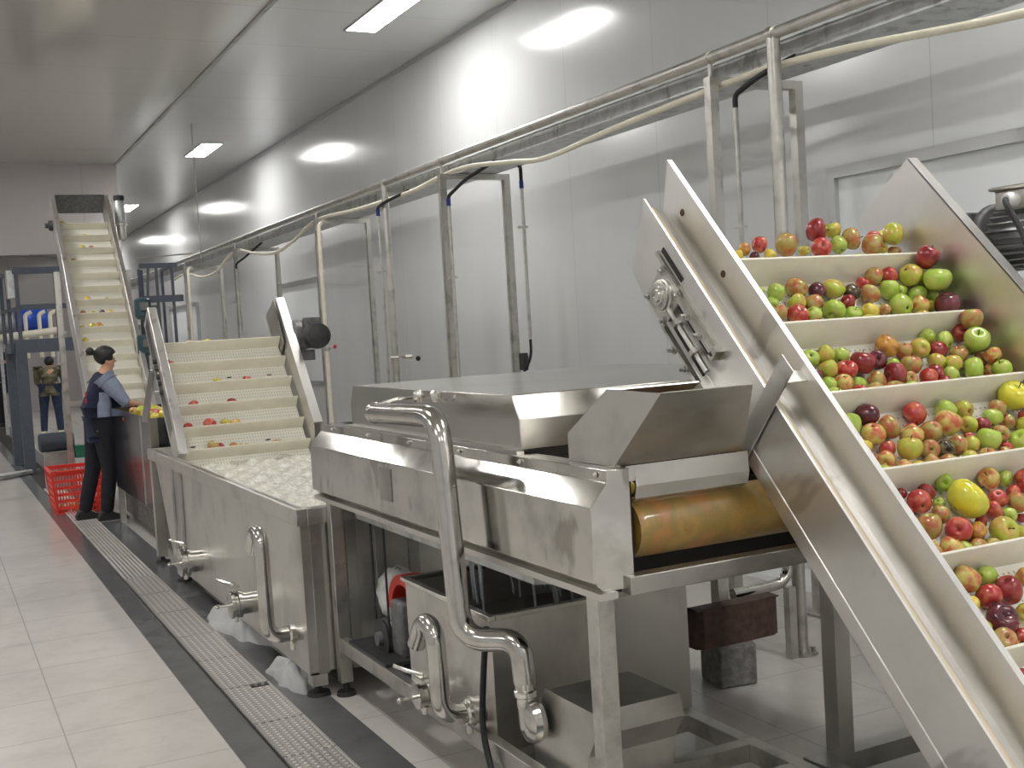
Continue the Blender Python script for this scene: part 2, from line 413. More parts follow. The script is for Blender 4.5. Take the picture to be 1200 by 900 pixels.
for x in (.2, -3.2):  # outer row is added to brighten; inner row extends lamps mirrored in the washer
    for y in (-3.1, 1.0, 5.1, 9.2, 13.3, 20.0, 27.0):
        lamp(x, y, 'unseen ceiling light of the rows filled out over the left aisle', 'ceiling lights of the left rows outside the picture')
# ------------------------------------------------------------------ drain grates
ys = [2.6, 3.15, 3.7, 4.25, 4.69, 5.25, 5.8, 6.35, 7.0, 7.6, 8.2]
for i in range(len(ys)-1):
    a, b_ = ys[i]+.006, ys[i+1]-.006
    mb = MB()
    if i == 4: mb.box(1.083, 1.288, a, b_-.05, .002, .016).box(1.083, 1.20, b_-.05, b_, .002, .016)
    else: mb.box(1.083, 1.288, a, b_, .002, .016)
    mb.box(1.08, 1.089, a, b_, .016, .019).box(1.282, 1.291, a, b_, .016, .019)
    o = obj('drain_grate', mb, 'grate')
    nm = ['nearest', 'second', 'third', 'fourth', 'fifth', 'sixth', 'seventh', 'eighth', 'ninth', 'tenth'][i]
    tag(o, 'dimpled steel drain cover in the floor channel, %s one from the viewer' % nm, 'drain cover', 'dimpled covers along the drain')
ys = [8.2, 9.25, 10.3, 11.35, 12.4, 13.4, 14.4]
for i in range(len(ys)-1):
    mb = MB(); a, b_ = ys[i]+.008, ys[i+1]-.008
    for k in range(8): mb.box(1.086+k*.027, 1.101+k*.027, a, b_, .001, .015)
    for y in (a, (a+b_)/2, b_-.012): mb.box(1.083, 1.288, y, y+.012, .001, .012)
    o = obj('bar_grate', mb, 'bars')
    where = ['next to the dimpled covers', 'second beyond the dimpled covers', 'just in front of the standing worker', 'under the feet of the worker',
             'beside the red crate', 'beyond the red crate'][i]
    tag(o, 'slotted steel bar grate in the floor channel, %s' % where, 'drain cover', 'slotted grates along the drain')
# ------------------------------------------------------------------ conveyors
def conv_root(name, label, y, z, deg):
    return thing(name, label, 'conveyor', (0, y, z), (R(deg), 0, 0))
def belt_part(root, x0, x1, s0, s1, n, thick, mat):
    mb = MB(); p = [(s0, n)]
    p = [(s0, n-thick), (s0, n), (s1, n)]
    for k in range(1, 8):
        a = math.pi/2-math.pi*k/8; p.append((s1+math.cos(a)*thick/2, n-thick/2+math.sin(a)*thick/2))
    p.append((s1, n-thick))
    return obj('belt', mb.prism(p, 'x', x0, x1), mat, root, world=False)
def flight_part(root, x0, x1, s, n0, n1, t=.011):
    mb = MB().prism([(s-t-.012, n0), (s-t, n1-.004), (s-t+.003, n1), (s-.002, n1), (s, n1-.004), (s, n0)], 'x', x0, x1)
    return obj('flight', mb, 'flight', root, world=False)
def bolt(mb, x, a, b, r=.011, l=.016, dirx=-1):
    "hexagon bolt standing out along x at (y, z) = (a, b)"
    mb.lathe([(r*1.5, 0), (r*1.5, .003*1)], (x, a, b), (Vector((0,1,0)),Vector((0,0,1)),Vector((dirx,0,0))), 12)
    mb.lathe([(r, 0), (r, l*.7), (r*.8, l*.75)], (x, a, b), (Vector((0,1,0)),Vector((0,0,1)),Vector((dirx,0,0))), 6)
    mb.lathe([(r*.55, l*.7), (r*.55, l*1.5)], (x, a, b), (Vector((0,1,0)),Vector((0,0,1)),Vector((dirx,0,0))), 8)
# ---- near conveyor
A1 = 47; O1Y, O1Z = 2.441, 1.36
c1 = conv_root('incline_conveyor', 'large steel incline conveyor full of apples at the right edge', O1Y, O1Z, A1)
P1 = .2705
belt1 = beltmat('perforated_cream_belt_near', P1, 10)
belt_part(c1, 2.2, 3.0, -1.45, .585, -.105, .115, belt1)
for k in range(8): flight_part(c1, 2.2, 3.0, .546-P1*k, -.105, 0)
XO = 2.05
mb = MB().prism([(.868,-.047),(.775,-.255),(.70,-.272),(.5,-.272),(.45,-.205),(-1.45,-.205),(-1.45,-.047)], 'x', XO, XO+.005)
sp = obj('side_plate', mb, 'rail', c1, world=False, label='brushed outer side plate')
mb = MB().box(XO-.001, XO+.05, -1.45, .52, -.257, -.207)
obj('lower_rail', mb, 'rail', c1, world=False, bevel=.004)
mb = MB(); sheet(mb, [(XO+.004,-.047),(XO+.006,-.075),(XO+.018,-.094),(XO+.034,-.1),(XO+.055,-.096),(XO+.062,-.088),(XO+.088,-.088)], 'y', -1.45, .86, .003)
mb.box(XO-.002, XO+.006, -1.45, .872, -.049, -.041)
obj('trough', mb, 'rail', c1, world=False)
mb = MB().prism([(.86,-.088),(.952,.048),(-1.45,.048),(-1.45,-.088)], 'x', 2.138, 2.142)
mb.box(2.136, 2.156, -1.45, .953, .046, .051)
obj('side_guard', mb, 'rail', c1, world=False, label='upright guard plate beside the belt, left')
mb = MB().prism([(.845,.155),(.88,-.15),(-1.45,-.15),(-1.45,.155)], 'x', 3.02, 3.025)
mb.box(3.02, 3.065, -1.45, .846, .151, .156).box(3.06, 3.065, -1.45, .84, -.15, .155)
obj('side_guard', mb, 'rail', c1, world=False, label='wide guard plate with folded top, right')
mb = MB(); mb.prism([(.79,-.16),(.79,-.26),(.45,-.26),(.45,-.16)], 'x', 3.13, 3.135)
obj('head_plate', mb, 'steel_dark', c1, world=False)
# bearing and tensioner
sb, nb = .575, -.178
bh = MB(); w_ = .07
oct_ = [(sb+a*w_, nb+b*w_) for a, b in ((-1,-.6),(-.6,-1),(.6,-1),(1,-.6),(1,.6),(.6,1),(-.6,1),(-1,.6))]
bh.prism(oct_, 'x', XO-.016, XO-.001)
bh.lathe([(.052,0),(.052,.010),(.046,.013),(.046,.020),(.038,.022)], (XO-.014, sb, nb), (Vector((0,1,0)),Vector((0,0,1)),Vector((-1,0,0))), 24)
br = obj('bearing_housing', bh, 'post', c1, world=False)
hb = MB().lathe([(.030,0),(.030,.006),(.020,.007),(.020,.013),(.009,.014),(.009,.011)], (XO-.036, sb, nb), (Vector((0,1,0)),Vector((0,0,1)),Vector((-1,0,0))), 20)
o = obj('shaft_end', hb, 'steel_bright', None, world=False, loc=(0,0,0)); o.parent = br
for a, b in ((-.8,-.8),(.8,-.8),(.8,.8),(-.8,.8)):
    q = MB(); bolt(q, XO-.016, sb+a*.068, nb+b*.068, .010, .012)
    o = obj('bolt', q, 'steel_dark', None, world=False, loc=(0,0,0)); o.parent = br
tn = MB()
tn.box(XO-.012, XO, .28, .70, -.118, -.105)
tn.box(XO-.03, XO-.012, .27, .52, -.128, -.118).box(XO-.03, XO-.012, .27, .52, -.245, -.235)
tn.box(XO-.03, XO, .262, .285, -.135, -.098)
tn.tube([(XO-.022,.26,-.182),(XO-.022,.52,-.182)], .009, 10)
tn.lathe([(.018,0),(.018,.018)], (XO-.022,.33,-.182), 'y', 6); tn.lathe([(.018,0),(.018,.018)], (XO-.022,.45,-.182), 'y', 6)
tnr = obj('belt_tensioner', tn, 'post', c1, world=False)
q = MB().box(XO-.006, XO-.0005, .30, .52, -.16, -.13).box(XO-.006, XO-.0005, .28, .50, -.225, -.205).box(XO-.003, XO-.0002, .55, .69, -.098, -.082)
o = obj('slot', q, 'dark', None, world=False, loc=(0,0,0)); o.parent = tnr
for s_, n_ in ((.43,-.118),(.35,-.118),(.41,-.245),(.33,-.245)):
    q = MB(); bolt(q, XO-.030, s_, n_, .010, .018)
    o = obj('bolt', q, 'steel_dark', None, world=False, loc=(0,0,0)); o.parent = tnr
mb = MB().prism([(.078,.086),(.018,.086),(-.022,-.262),(.038,-.262)], 'x', XO-.010, XO-.006)
mb.box(XO-.006, 2.138, .03, .07, .020, .024)
obj('strap_brace', mb, 'steel', c1, world=False)
mb = MB().tube([(2.06, sb, nb), (3.2, sb, nb)], .02, 14); obj('head_shaft', mb, 'steel_bright', c1, world=False)
obj('guide_rod', MB().tube([(2.074,-1.45,-.071),(2.074,.845,-.071)], .019, 16), 'rod', c1, world=False, label='cream plastic guide rod in the side channel')
# plate screws seen in the trough
for s_, n_ in ((.78,-.02),(.50,-.02)):
    mb = MB().lathe([(.012,0),(.009,.003)], (2.138, s_, n_), (Vector((0,1,0)),Vector((0,0,1)),Vector((-1,0,0))), 12)
    obj('rivet', mb, 'rust', c1, world=False)
# legs stand on the base frame
for x in (2.45, 2.97):
    obj('leg', MB().box(x-.03, x+.03, 2.70, 2.76, .205, 1.36), 'steel_dark', c1)
mb = MB().bar((2.326,2.73,.175),(3.2,2.73,.175), .06, .06)
mb.bar((3.17,2.70,.175),(3.17,1.2,.175), .06).bar((2.36,2.70,.175),(2.36,1.2,.175), .06)
obj('base_frame', mb, 'steel_dark', c1)
for x in (2.36, 3.17):
    for y in (2.73, 1.3):
        obj('foot', MB().lathe([(.04,0),(.035,.015),(.012,.02),(.012,.145)], (x,y,0), 'z', 14), 'pad', c1)
# lower end sits in a dark water trough
mb = MB(); mb.box(2.41, 3.10, 1.0, 2.52, .0, .01)
mb.box(2.41, 2.42, 1.0, 2.52, .01, .10).box(3.09, 3.10, 1.0, 2.52, .01, .10).box(2.42, 3.09, 2.51, 2.52, .01, .10).box(2.42, 3.09, 1.0, 1.01, .01, .10)
o = obj('feed_trough', mb, 'steel_dark'); tag(o, 'dark steel feed trough under the bottom end of the near apple conveyor', 'trough')
# drive motor of the near conveyor
mt = thing('drive_motor', 'grey finned electric motor mounted beyond the right side of the near conveyor', 'motor', (3.13, 2.62, 1.65))
cy, cz = 2.6, 1.785
obj('gearbox', MB().box(3.068, 3.30, 2.79, 2.93, cz-.10, cz+.10).lathe([(.12,-.03),(.125,-.02),(.125,.0),(.11,.01)], (3.27,2.77,cz), 'y', 28), 'cast', mt, bevel=.006)
bd = MB().lathe([(.085,0),(.085,.30),(.075,.31)], (3.27,2.43,cz), 'y', 28)
for k in range(26):
    a = 2*math.pi*k/26; d = Vector((math.cos(a), 0, math.sin(a)))
    bd.bar(Vector((3.27,2.45,cz))+d*.096, Vector((3.27,2.72,cz))+d*.096, .026, .005, up=(d.cross(Vector((0,1,0)))))
obj('finned_body', bd, 'galv', mt)
obj('fan_cover', MB().lathe([(.06,-.004),(.09,0),(.104,.015),(.104,.07)], (3.27,2.36,cz), 'y', 28), 'cast', mt)
obj('terminal_box', MB().box(3.17, 3.33, 2.50, 2.68, cz+.09, cz+.155).box(3.155, 3.345, 2.485, 2.695, cz+.155, cz+.168), 'steel', mt, bevel=.006)
obj('cable_gland', MB().lathe([(.024,0),(.026,.03),(.018,.045)], (3.17,2.60,cz+.12), (Vector((0,1,0)),Vector((0,0,1)),Vector((-1,0,0))), 12), 'plasticbag', mt)
obj('conduit', MB().tube([(3.125,2.60,cz+.12),(3.10,2.58,cz+.11),(3.12,2.52,cz-.02),(3.14,2.50,cz-.22)], .010, 10, bend=.05), 'castdark', mt)
# ---- second conveyor, out of the bubbling tank
A2 = 50; O2Y, O2Z = 8.249, 1.324; P2 = .19
c2 = conv_root('incline_conveyor', 'steel incline conveyor with cream flights rising out of the bubbling wash tank', O2Y, O2Z, A2)
belt2 = beltmat('perforated_cream_belt_middle', P2, 7)
belt_part(c2, 1.5, 2.36, -1.25, .42, -.10, .10, belt2)
for k in range(-5, 3): flight_part(c2, 1.5, 2.36, P2*k, -.10, 0, .01)
mb = MB().prism([(.66,.075),(.70,-.16),(-.62,-.16),(-.62,.03),(-.42,.075)], 'x', 1.436, 1.497)
obj('side_frame', mb, 'rail', c2, world=False, bevel=.004, label='left box-section side frame')
mb = MB().box(1.431, 1.435, -.4, .62, -.10, .02); obj('side_plate', mb, 'steel_side', c2, world=False)
mb = MB().prism([(.69,.085),(.66,.07),(-.50,.07),(-.50,.085)], 'x', 2.385, 2.45)
mb.prism([(.68,.07),(.42,-.16),(-.75,-.16),(-.50,.07)], 'x', 2.385, 2.39).prism([(.68,.07),(.42,-.16),(-.75,-.16),(-.50,.07)], 'x', 2.445, 2.45)
obj('side_frame', mb, 'rail', c2, world=False, label='right side frame with bright folded top')
mb = MB().prism([(.68,.07),(.30,.02),(.30,-.2),(.75,-.2)], 'x', 2.366, 2.372); obj('head_plate', mb, 'steel_dark', c2, world=False)
for x in (1.62, 2.30):
    obj('leg', MB().box(x-.02, x+.02, 8.64, 8.68, .0, 1.52), 'steel_dark', c2)
mb = MB().bar((1.62,8.66,.95),(2.30,8.66,.95),.04); obj('cross_bar', mb, 'steel_dark', c2)
for k in range(5): obj('bolt', MB().lathe([(.018,0),(.018,.012)], (1.419,-.1-.07*k+.35,-.05+.01*(k%2)), 'x', 8), 'castdark', c2, world=False)
mt = thing('drive_motor', 'dark round-ended electric motor on the right side of the middle conveyor', 'motor', (2.5, 8.45, 1.5))
gb = MB().lathe([(.11,0),(.125,.02),(.125,.09),(.10,.10)], (2.446,8.50,1.60), 'x', 24).box(2.47, 2.6, 8.42, 8.58, 1.42, 1.5)
obj('gearbox', gb, 'cast', mt)
obj('motor_body', MB().lathe([(.09,0),(.09,.22),(.095,.225),(.095,.25)], (2.585,8.31,1.60), 'y', 24), 'cast', mt)
obj('fan_cover', MB().lathe([(.02,-.004),(.055,0),(.092,.012),(.098,.05),(.098,.09)], (2.585,8.235,1.60), 'y', 24), 'castdark', mt)
obj('terminal_box', MB().box(2.53, 2.64, 8.34, 8.46, 1.69, 1.74), 'cast', mt, bevel=.005)
# ---- third conveyor
A3 = 47; O3Y, O3Z = 13.85, 3.0; P3 = .205
c3 = conv_root('incline_conveyor', 'tallest and farthest incline conveyor with cream flights, rising behind the standing worker', O3Y, O3Z, A3)
belt3 = beltmat('perforated_cream_belt_far', P3, 6)
belt_part(c3, 1.43, 1.95, -3.0, .10, -.08, .10, belt3)
for k in range(15): flight_part(c3, 1.43, 1.95, .05-P3*k, -.08, 0, .01)
for x0, lb in ((1.37, 'left side frame'), (1.955, 'right side frame')):
    mb = MB().prism([(.42,.10),(.42,-.20),(-3.1,-.20),(-3.1,.06)], 'x', x0, x0+.05)
    obj('side_frame', mb, 'rail', c3, world=False, bevel=.004, label=lb)
mb = MB().box(1.42, 1.955, .41, .42, -.17, .10); obj('end_plate', mb, 'cast', c3, world=False, label='dull brown back plate between the tops of the side frames')
for x, y in ((1.30, 13.3), (2.03, 13.3)):
    obj('leg', MB().box(x-.03, x+.03, y-.03, y+.03, 0, 2.45), 'post', c3)
obj('cross_bar', MB().box(1.30, 2.03, 13.28, 13.32, 1.0, 1.05), 'post', c3)
obj('bearing_housing', MB().lathe([(.06,0),(.06,.04),(.03,.05),(.03,.08)], (1.37,.12,-.1), (Vector((0,1,0)),Vector((0,0,1)),Vector((-1,0,0))), 16), 'castdark', c3, world=False)
mt = thing('drive_motor', 'upright grey gear motor beside the top of the tallest conveyor', 'motor', (2.1, 13.95, 2.75))
obj('motor_body', MB().lathe([(.055,0),(.062,.02),(.062,.24),(.055,.26)], (2.10,13.95,3.03), 'z', 20), 'galv', mt)
obj('gearbox', MB().lathe([(.05,0),(.055,.02),(.055,.16),(.075,.165),(.075,.185)], (2.10,13.95,2.84), 'z', 20).tube([(2.0,13.95,2.9),(2.1,13.95,2.9)], .03), 'steel', mt)
obj('fan_cover', MB().lathe([(.062,0),(.062,.05),(.05,.06)], (2.10,13.95,3.29), 'z', 20), 'castdark', mt)
# ------------------------------------------------------------------ brush washer
ws = thing('apple_washer', 'long stainless washing machine with lids, in the middle beside the near conveyor', 'machine', (2.27, 3.8, 0))
WY0, WY1, WX0, WX1 = 2.57, 5.03, 1.50, 3.06
prof = [(1.5,.912),(1.5,1.11),(1.555,1.171),(1.555,1.204),(1.625,1.204),(1.625,.885),(1.53,.885)]
sd = obj('side_panel', MB().prism(prof, 'y', WY0, WY1), 'steel_side', ws, bevel=.002, angle=20)
for y in (2.62, 3.06, 3.5, 3.95, 4.4, 4.85):
    q = MB(); bolt(q, 1.553, y, 1.188, .005, .006); obj('bolt', q, 'steel', sd)
obj('dull_plate', MB().box(1.4965, 1.4995, 4.02, 4.14, .965, 1.09), 'steel_dark', sd)  # plain dull rectangle on the side panel
obj('lower_lip', MB().box(1.505, 1.56, WY0-.02, WY1, .868, .886), 'steel', ws)
obj('side_panel', MB().prism([(2*2.28-x, z) for x, z in prof], 'y', 2.85, WY1), 'steel_side', ws)
obj('end_panel', MB().box(1.625, 2.935, WY1-.006, WY1, .885, 1.2), 'steel', ws)
obj('front_beam', MB().box(1.60, 3.0, 2.55, 2.60, .868, .918), 'steel_dark', ws, bevel=.003)
mb = MB(); sheet(mb, [(2.585,1.206),(2.580,1.15),(2.590,1.115),(2.63,1.098)], 'x', 1.652, 2.03, .004); mb.box(1.625, 1.652, 2.583, 2.588, 1.165, 1.206)
obj('apron', mb, 'steel', ws)
ro = MB().lathe([(.078,0),(.082,.02),(.082,.72),(.078,.74)], (1.668,2.67,1.022), 'x', 32)
m, nt, b = newmat('wet_brush_roller'); nz = noise(nt, 5, 5, (1.2,1,1), .6)
nt.links.new(ramp(nt, nz.outputs[0], [(.3, (.22,.13,.035)), (.42, (.40,.24,.06)), (.52, (.28,.19,.05)), (.62, (.45,.20,.06)), (.75, (.40,.30,.10))]), b.inputs['Base Color'])
b.inputs['Roughness'].default_value = .35; b.inputs['Coat Weight'].default_value = .3
obj('roller', ro, m, ws, label='brush roller soaked orange brown')
obj('deck_and_shade_plate', MB().box(1.625, 2.935, 2.80, 5.02, .93, .94).box(1.625, 2.40, 2.785, 2.795, .82, 1.1), 'dark', ws)  # interior deck, plus a dark plate that stands in for shade behind the roller
obj('recess_shade_block', MB().box(1.625, 1.648, 2.60, 2.75, .935, 1.19), 'dark', ws)  # dark block painted as the shade in the gap beside the roller
# big lid
lid = MB().prism([(3.14,1.21),(3.14,1.305),(3.185,1.38),(4.68,1.38),(4.72,1.30),(4.72,1.21)], 'x', 1.60, 2.95)
ld = obj('lid', lid, 'cover', ws, bevel=.003, angle=20, label='large flat-topped lid')
hg_ = MB().box(1.575, 1.6, 3.12, 4.74, 1.204, 1.212); obj('lid_ledge', hg_, 'steel', ws)
# inlet hood
HP = [(2.843,1.206),(2.843,1.282),(2.618,1.412),(2.365,1.408),(2.601,1.206)]
hd = MB().prism(HP, 'x', 1.60, 1.604)
hd.add([(1.604,2.365,1.408),(1.885,2.365,1.408),(2.03,2.601,1.206),(1.604,2.601,1.206),(1.604,2.370,1.410),(1.885,2.370,1.410),(2.03,2.606,1.208),(1.604,2.606,1.208)],
       [(0,1,2,3),(7,6,5,4),(0,4,5,1),(1,5,6,2),(2,6,7,3),(3,7,4,0)])
hd.add([(1.604,2.618,1.412),(1.9,2.618,1.412),(1.9,2.843,1.282),(1.604,2.843,1.282),(1.604,2.615,1.408),(1.9,2.615,1.408),(1.9,2.840,1.278),(1.604,2.840,1.278)],
       [(0,1,2,3),(7,6,5,4),(0,4,5,1),(1,5,6,2),(2,6,7,3),(3,7,4,0)])
obj('inlet_hood', hd, 'steel', ws, label='open sheet hood with sloping front plate')
# legs and base rails
for x, y in ((1.545,2.62),(1.545,4.88),(3.0,2.60),(3.0,4.06),(3.0,4.92)):
    lg = obj('leg', MB().box(x-.028, x+.028, y-.028, y+.028, .06, .885), 'post', ws, bevel=.003)
    obj('foot', MB().lathe([(.045,0),(.04,.018),(.014,.022),(.014,.065)], (x,y,0), 'z', 16), 'pad', lg)
obj('base_rail', MB().box(1.525, 1.565, 2.645, 4.855, .20, .262), 'post', ws, bevel=.002, label='left base rail')
obj('base_rail', MB().box(2.27, 2.32, 2.40, 4.9, .14, .20), 'post', ws, bevel=.002, label='inner base rail')
for y, x0 in ((3.32,1.565),(2.98,1.93),(2.735,1.565),(4.88,1.565)):
    obj('cross_rail', MB().box(x0, 2.27, y-.025, y+.025, .14, .20), 'post', ws, bevel=.002)
mb = MB().prism([(1.585,.885),(1.60,.80),(1.9,.77),(2.1,.77),(2.35,.80),(2.35,.885)], 'y', 3.1, 4.75)
obj('drip_pan', mb, 'galv', ws)
# water dripping from the pan
dr = MB(); random.seed(5)
for k in range(14):
    x = 1.64+random.random()*.35; y = 3.40+random.random()*.45; zt = .86-(x-1.6)*.16
    dr.tube([(x,y,zt),(x+.01*random.random(),y+.01,zt-.12),(x+.01,y+.005,.60)], [.006,.005,.004], 6)
m, nt, b = newmat('dripping_water'); b.inputs['Base Color'].default_value = (.8,.85,.88,1); b.inputs['Roughness'].default_value = .1
b.inputs['Transmission Weight'].default_value = .6; b.inputs['IOR'].default_value = 1.33
o = obj('dripping_water', dr, m); tag(o, 'thin streams of water dripping from under the washer into the open tank', 'water', kind='stuff')
# ------------------------------------------------------------------ collecting tank below
def open_tank(root, x0, x1, y0, y1, z0, z1, mat, t=.006, nm='tank_body'):
    mb = MB().box(x0, x0+t, y0, y1, z0, z1).box(x1-t, x1, y0, y1, z0, z1).box(x0+t, x1-t, y0, y0+t, z0, z1).box(x0+t, x1-t, y1-t, y1, z0, z1).box(x0+t, x1-t, y0+t, y1-t, z0, z0+t)
    return obj(nm, mb, mat, root)
ct = thing('collecting_tank', 'open square steel tank under the washer, behind the tall bent pipe', 'tank', (1.95, 3.7, .2))
open_tank(ct, 1.56, 2.33, 3.35, 4.10, .203, .645, 'steel')
rm = MB()
for a in ((1.545,1.57,3.335,4.115),(2.32,2.345,3.335,4.115),(1.57,2.32,3.335,3.36),(1.57,2.32,4.09,4.115)): rm.box(*a, .645, .662)
obj('rim', rm, 'steel_bright', ct, bevel=.002)
obj('water', MB().box(1.567, 2.323, 3.357, 4.093, .50, .505), simple('dark_water', (.02,.018,.014), .05), ct, label='dark water surface')
# motor under the washer with bag
mt = thing('pulley_motor', 'grey motor under the washer with a pulley, draped in white plastic', 'motor', (1.72, 4.55, .26))
obj('motor_body', MB().lathe([(.06,0),(.085,.02),(.085,.24),(.06,.26)], (1.66,4.42,.40), 'x', 22), 'castdark', mt)
gb = MB().box(1.62, 1.78, 4.34, 4.46, .27, .50); obj('gearbox', gb, 'cast', mt, bevel=.015)
pl = obj('pulley', MB().lathe([(.085,0),(.085,.006),(.078,.014),(.085,.022),(.085,.028),(.03,.03)], (1.600,4.53,.32), 'x', 28), 'castdark', mt)
obj('hub', MB().lathe([(.03,0),(.028,.02),(.012,.022)], (1.600,4.53,.32), (Vector((0,1,0)),Vector((0,0,1)),Vector((-1,0,0))), 16), 'cast', pl)
bt = MB()
for yy in (4.455, 4.61): bt.tube([(1.612,yy,.32),(1.612,yy-.0,.795)], .005, 8)
obj('drive_belt', bt, 'black', mt, label='two runs of a thin black drive belt')
obj('mount', MB().box(1.53, 1.86, 4.3, 4.75, .263, .275), 'castdark', mt)
obj('red_guard', MB().prism([(4.36+.17*math.cos(a), .44+.17*math.sin(a)) for a in [math.pi*(.02+.75*k/10) for k in range(11)]]+
   [(4.36+.13*math.cos(a), .44+.13*math.sin(a)) for a in [math.pi*(.77-.75*k/10) for k in range(11)]], 'x', 1.64, 1.72), 'redpaint', mt)
bg = MB(); random.seed(3)
bg.ball((1.74,4.66,.46), .11, .8, 1.25, 1.1, 18, 12)
bg.v = [v+Vector((random.uniform(-1,1),random.uniform(-1,1),random.uniform(-1,1)))*.009 for v in bg.v]
bg.ball((1.70,4.62,.30), .06, .8, 1.1, 1, 14, 8)
obj('plastic_cover', bg, 'plasticbag', mt, angle=60)
# ------------------------------------------------------------------ pipes
tp = thing('tall_bent_pipe', 'tall polished steel pipe bent over the washer side and down to the pump', 'pipe', (1.42, 3.3, .4))
obj('pipe', MB().tube([(1.415,3.90,1.312),(1.42,3.345,1.322),(1.42,3.27,.622),(1.552,3.13,.632),(1.556,3.12,.50)], .0365, 22, bend=.10, bs=8), 'pipe', tp)
obj('end_cap', MB().lathe([(.037,-.01),(.039,0),(.039,.014),(.034,.018)], (1.415,3.90,1.312), 'y', 22), 'pipe', tp)
obj('clamp', MB().lathe([(.026,.42),(.03,.43),(.03,.455),(.036,.46),(.036,.475),(.03,.48),(.036,.505)], (1.556,3.12,0), 'z', 18), 'steel_bright', tp)
obj('spray_feed', MB().tube([(1.42,3.86,1.345),(1.45,3.76,1.365),(1.56,3.70,1.368),(1.585,3.66,1.35)], .007, 8), 'pipe', tp)
vv = MB().lathe([(.014,0),(.02,.01),(.02,.03),(.014,.04)], (1.50,3.70,1.35), 'z', 12).lathe([(.012,0),(.02,.01),(.02,.03),(.012,.04)], (1.54,3.64,1.35), 'z', 12)
obj('valve', vv, 'steel_bright', tp)
def drain_pipe(x, y, zt, zb, label, r=.033, tankx=1.4, run=.16):
    t = thing('drain_pipe', label, 'pipe', (x, y, zb-r))
    obj('pipe', MB().tube([(x,y+.17,zt-.10),(x,y+.09,zt),(x,y,zt-.02),(x,y-.015,zb),(x+run,y-.02,zb)], r, 20, bend=.075, bs=8), 'pipe', t)
    u = MB().lathe([(r*1.1,0),(r*1.35,.006),(r*1.35,.026),(r*1.1,.034)], (x+run-.07,y-.02,zb), 'x', 20)
    u.lathe([(.012,0),(.012,.03)], (x+run-.053,y-.02,zb-r*1.35-.025), 'z', 8)
    obj('union', u, 'steel_bright', t)
    return t
drain_pipe(1.25, 5.04, .745, .275, 'bent standpipe on the side of the bubbling wash tank')
drain_pipe(1.42, 3.49, .625, .318, 'shorter bent standpipe in front of the square tank under the washer', run=.15)
# drum flange on the square tank
o = obj('outlet_stub', MB().lathe([(.044,0),(.044,.03),(.05,.03),(.05,.04)], (1.558,3.47,.320), (Vector((0,1,0)),Vector((0,0,1)),Vector((-1,0,0))), 22), 'steel', ct)
def valve(x, y, z, label, r=.05, stub=.09):
    t = thing('drain_valve', label, 'valve', (x, y, z-r))
    obj('valve_body', MB().lathe([(r,0),(r,.016),(r*.85,.02),(r*.85,.035),(r,.038),(r,.055)], (x,y,z), 'x', 22), 'pipe', t)
    obj('stub', MB().lathe([(r*.8,0),(r*.8,stub)], (x+.05,y,z), 'x', 20), 'pipe', t)
    h = MB().tube([(x+.03,y,z+r*.9),(x+.03,y,z+r+.03),(x-.01,y+.05,z+r+.04),(x-.03,y+.12,z+r+.045)], .008, 8)
    h.box(x+.01, x+.05, y-.03, y+.09, z+r+.02, z+r+.028)
    obj('handle', h, 'steel_bright', t)
    obj('clamp_screw', MB().tube([(x+.03,y,z-r*.9),(x+.03,y,z-r-.02)], .012, 8), 'steel_bright', t)
    obj('stem_knob', MB().tube([(x+.0,y+.0,z),(x-.06,y+.0,z)], .006, 8).ball((x-.062,y,z), .012, seg=8, rings=5), 'steel_bright', t)
    return t
valve(1.27, 7.15, .27, 'far chrome drain valve low on the wash tank side', .085, .12)
valve(1.27, 5.85, .26, 'near chrome drain valve low on the wash tank side, left of the standpipe', .07, .12)
valve(1.45, 3.78, .30, 'small drain valve with lever left of the short standpipe', .045, .09)
# pump with sheet guard
pm = thing('pump', 'pump on the floor behind a bent sheet guard at the bottom centre', 'pump', (1.7, 3.0, 0))
obj('volute', MB().lathe([(.04,0),(.062,.01),(.07,.03),(.062,.05),(.04,.06)], (1.535,3.10,.385), 'x', 28).tube([(1.556,3.12,.44),(1.556,3.11,.36)], .028), 'pipe', pm)
GP = [(3.075,.484),(2.791,.486),(2.775,.423),(2.83,.344),(2.86,.10),(3.18,.10),(3.164,.336)]
gd = MB().prism(GP, 'x', 1.600, 1.604)
for i in (1, 2, 3):
    a, b_ = GP[i], GP[i+1]
    gd.add([(1.604,*a),(1.90,*a),(1.90,*b_),(1.604,*b_),(1.604,a[0]+.003,a[1]-.003),(1.90,a[0]+.003,a[1]-.003),(1.90,b_[0]+.003,b_[1]-.003),(1.604,b_[0]+.003,b_[1]-.003)],
       [(0,1,2,3),(7,6,5,4),(0,4,5,1),(1,5,6,2),(2,6,7,3),(3,7,4,0)])
gd.box(1.604, 1.9, 2.795, 3.07, .478, .482)
obj('sheet_guard', gd, 'steel', pm)
obj('motor_body', MB().lathe([(.09,0),(.09,.26)], (1.61,2.97,.30), 'x', 20), 'cast', pm)
obj('stand', MB().box(1.58, 1.86, 2.90, 3.06, 0, .22), 'steel_dark', pm)
cb = obj('power_cable', MB().tube([(1.52,3.30,.64),(1.515,3.33,.50),(1.50,3.34,.30),(1.50,3.25,.12),(1.54,3.05,.08),(1.62,2.86,.10),(1.66,2.84,.2)], .0105, 10, bend=.08), 'black')
tag(cb, 'thick black cable looping down beside the square tank to the pump', 'cable')
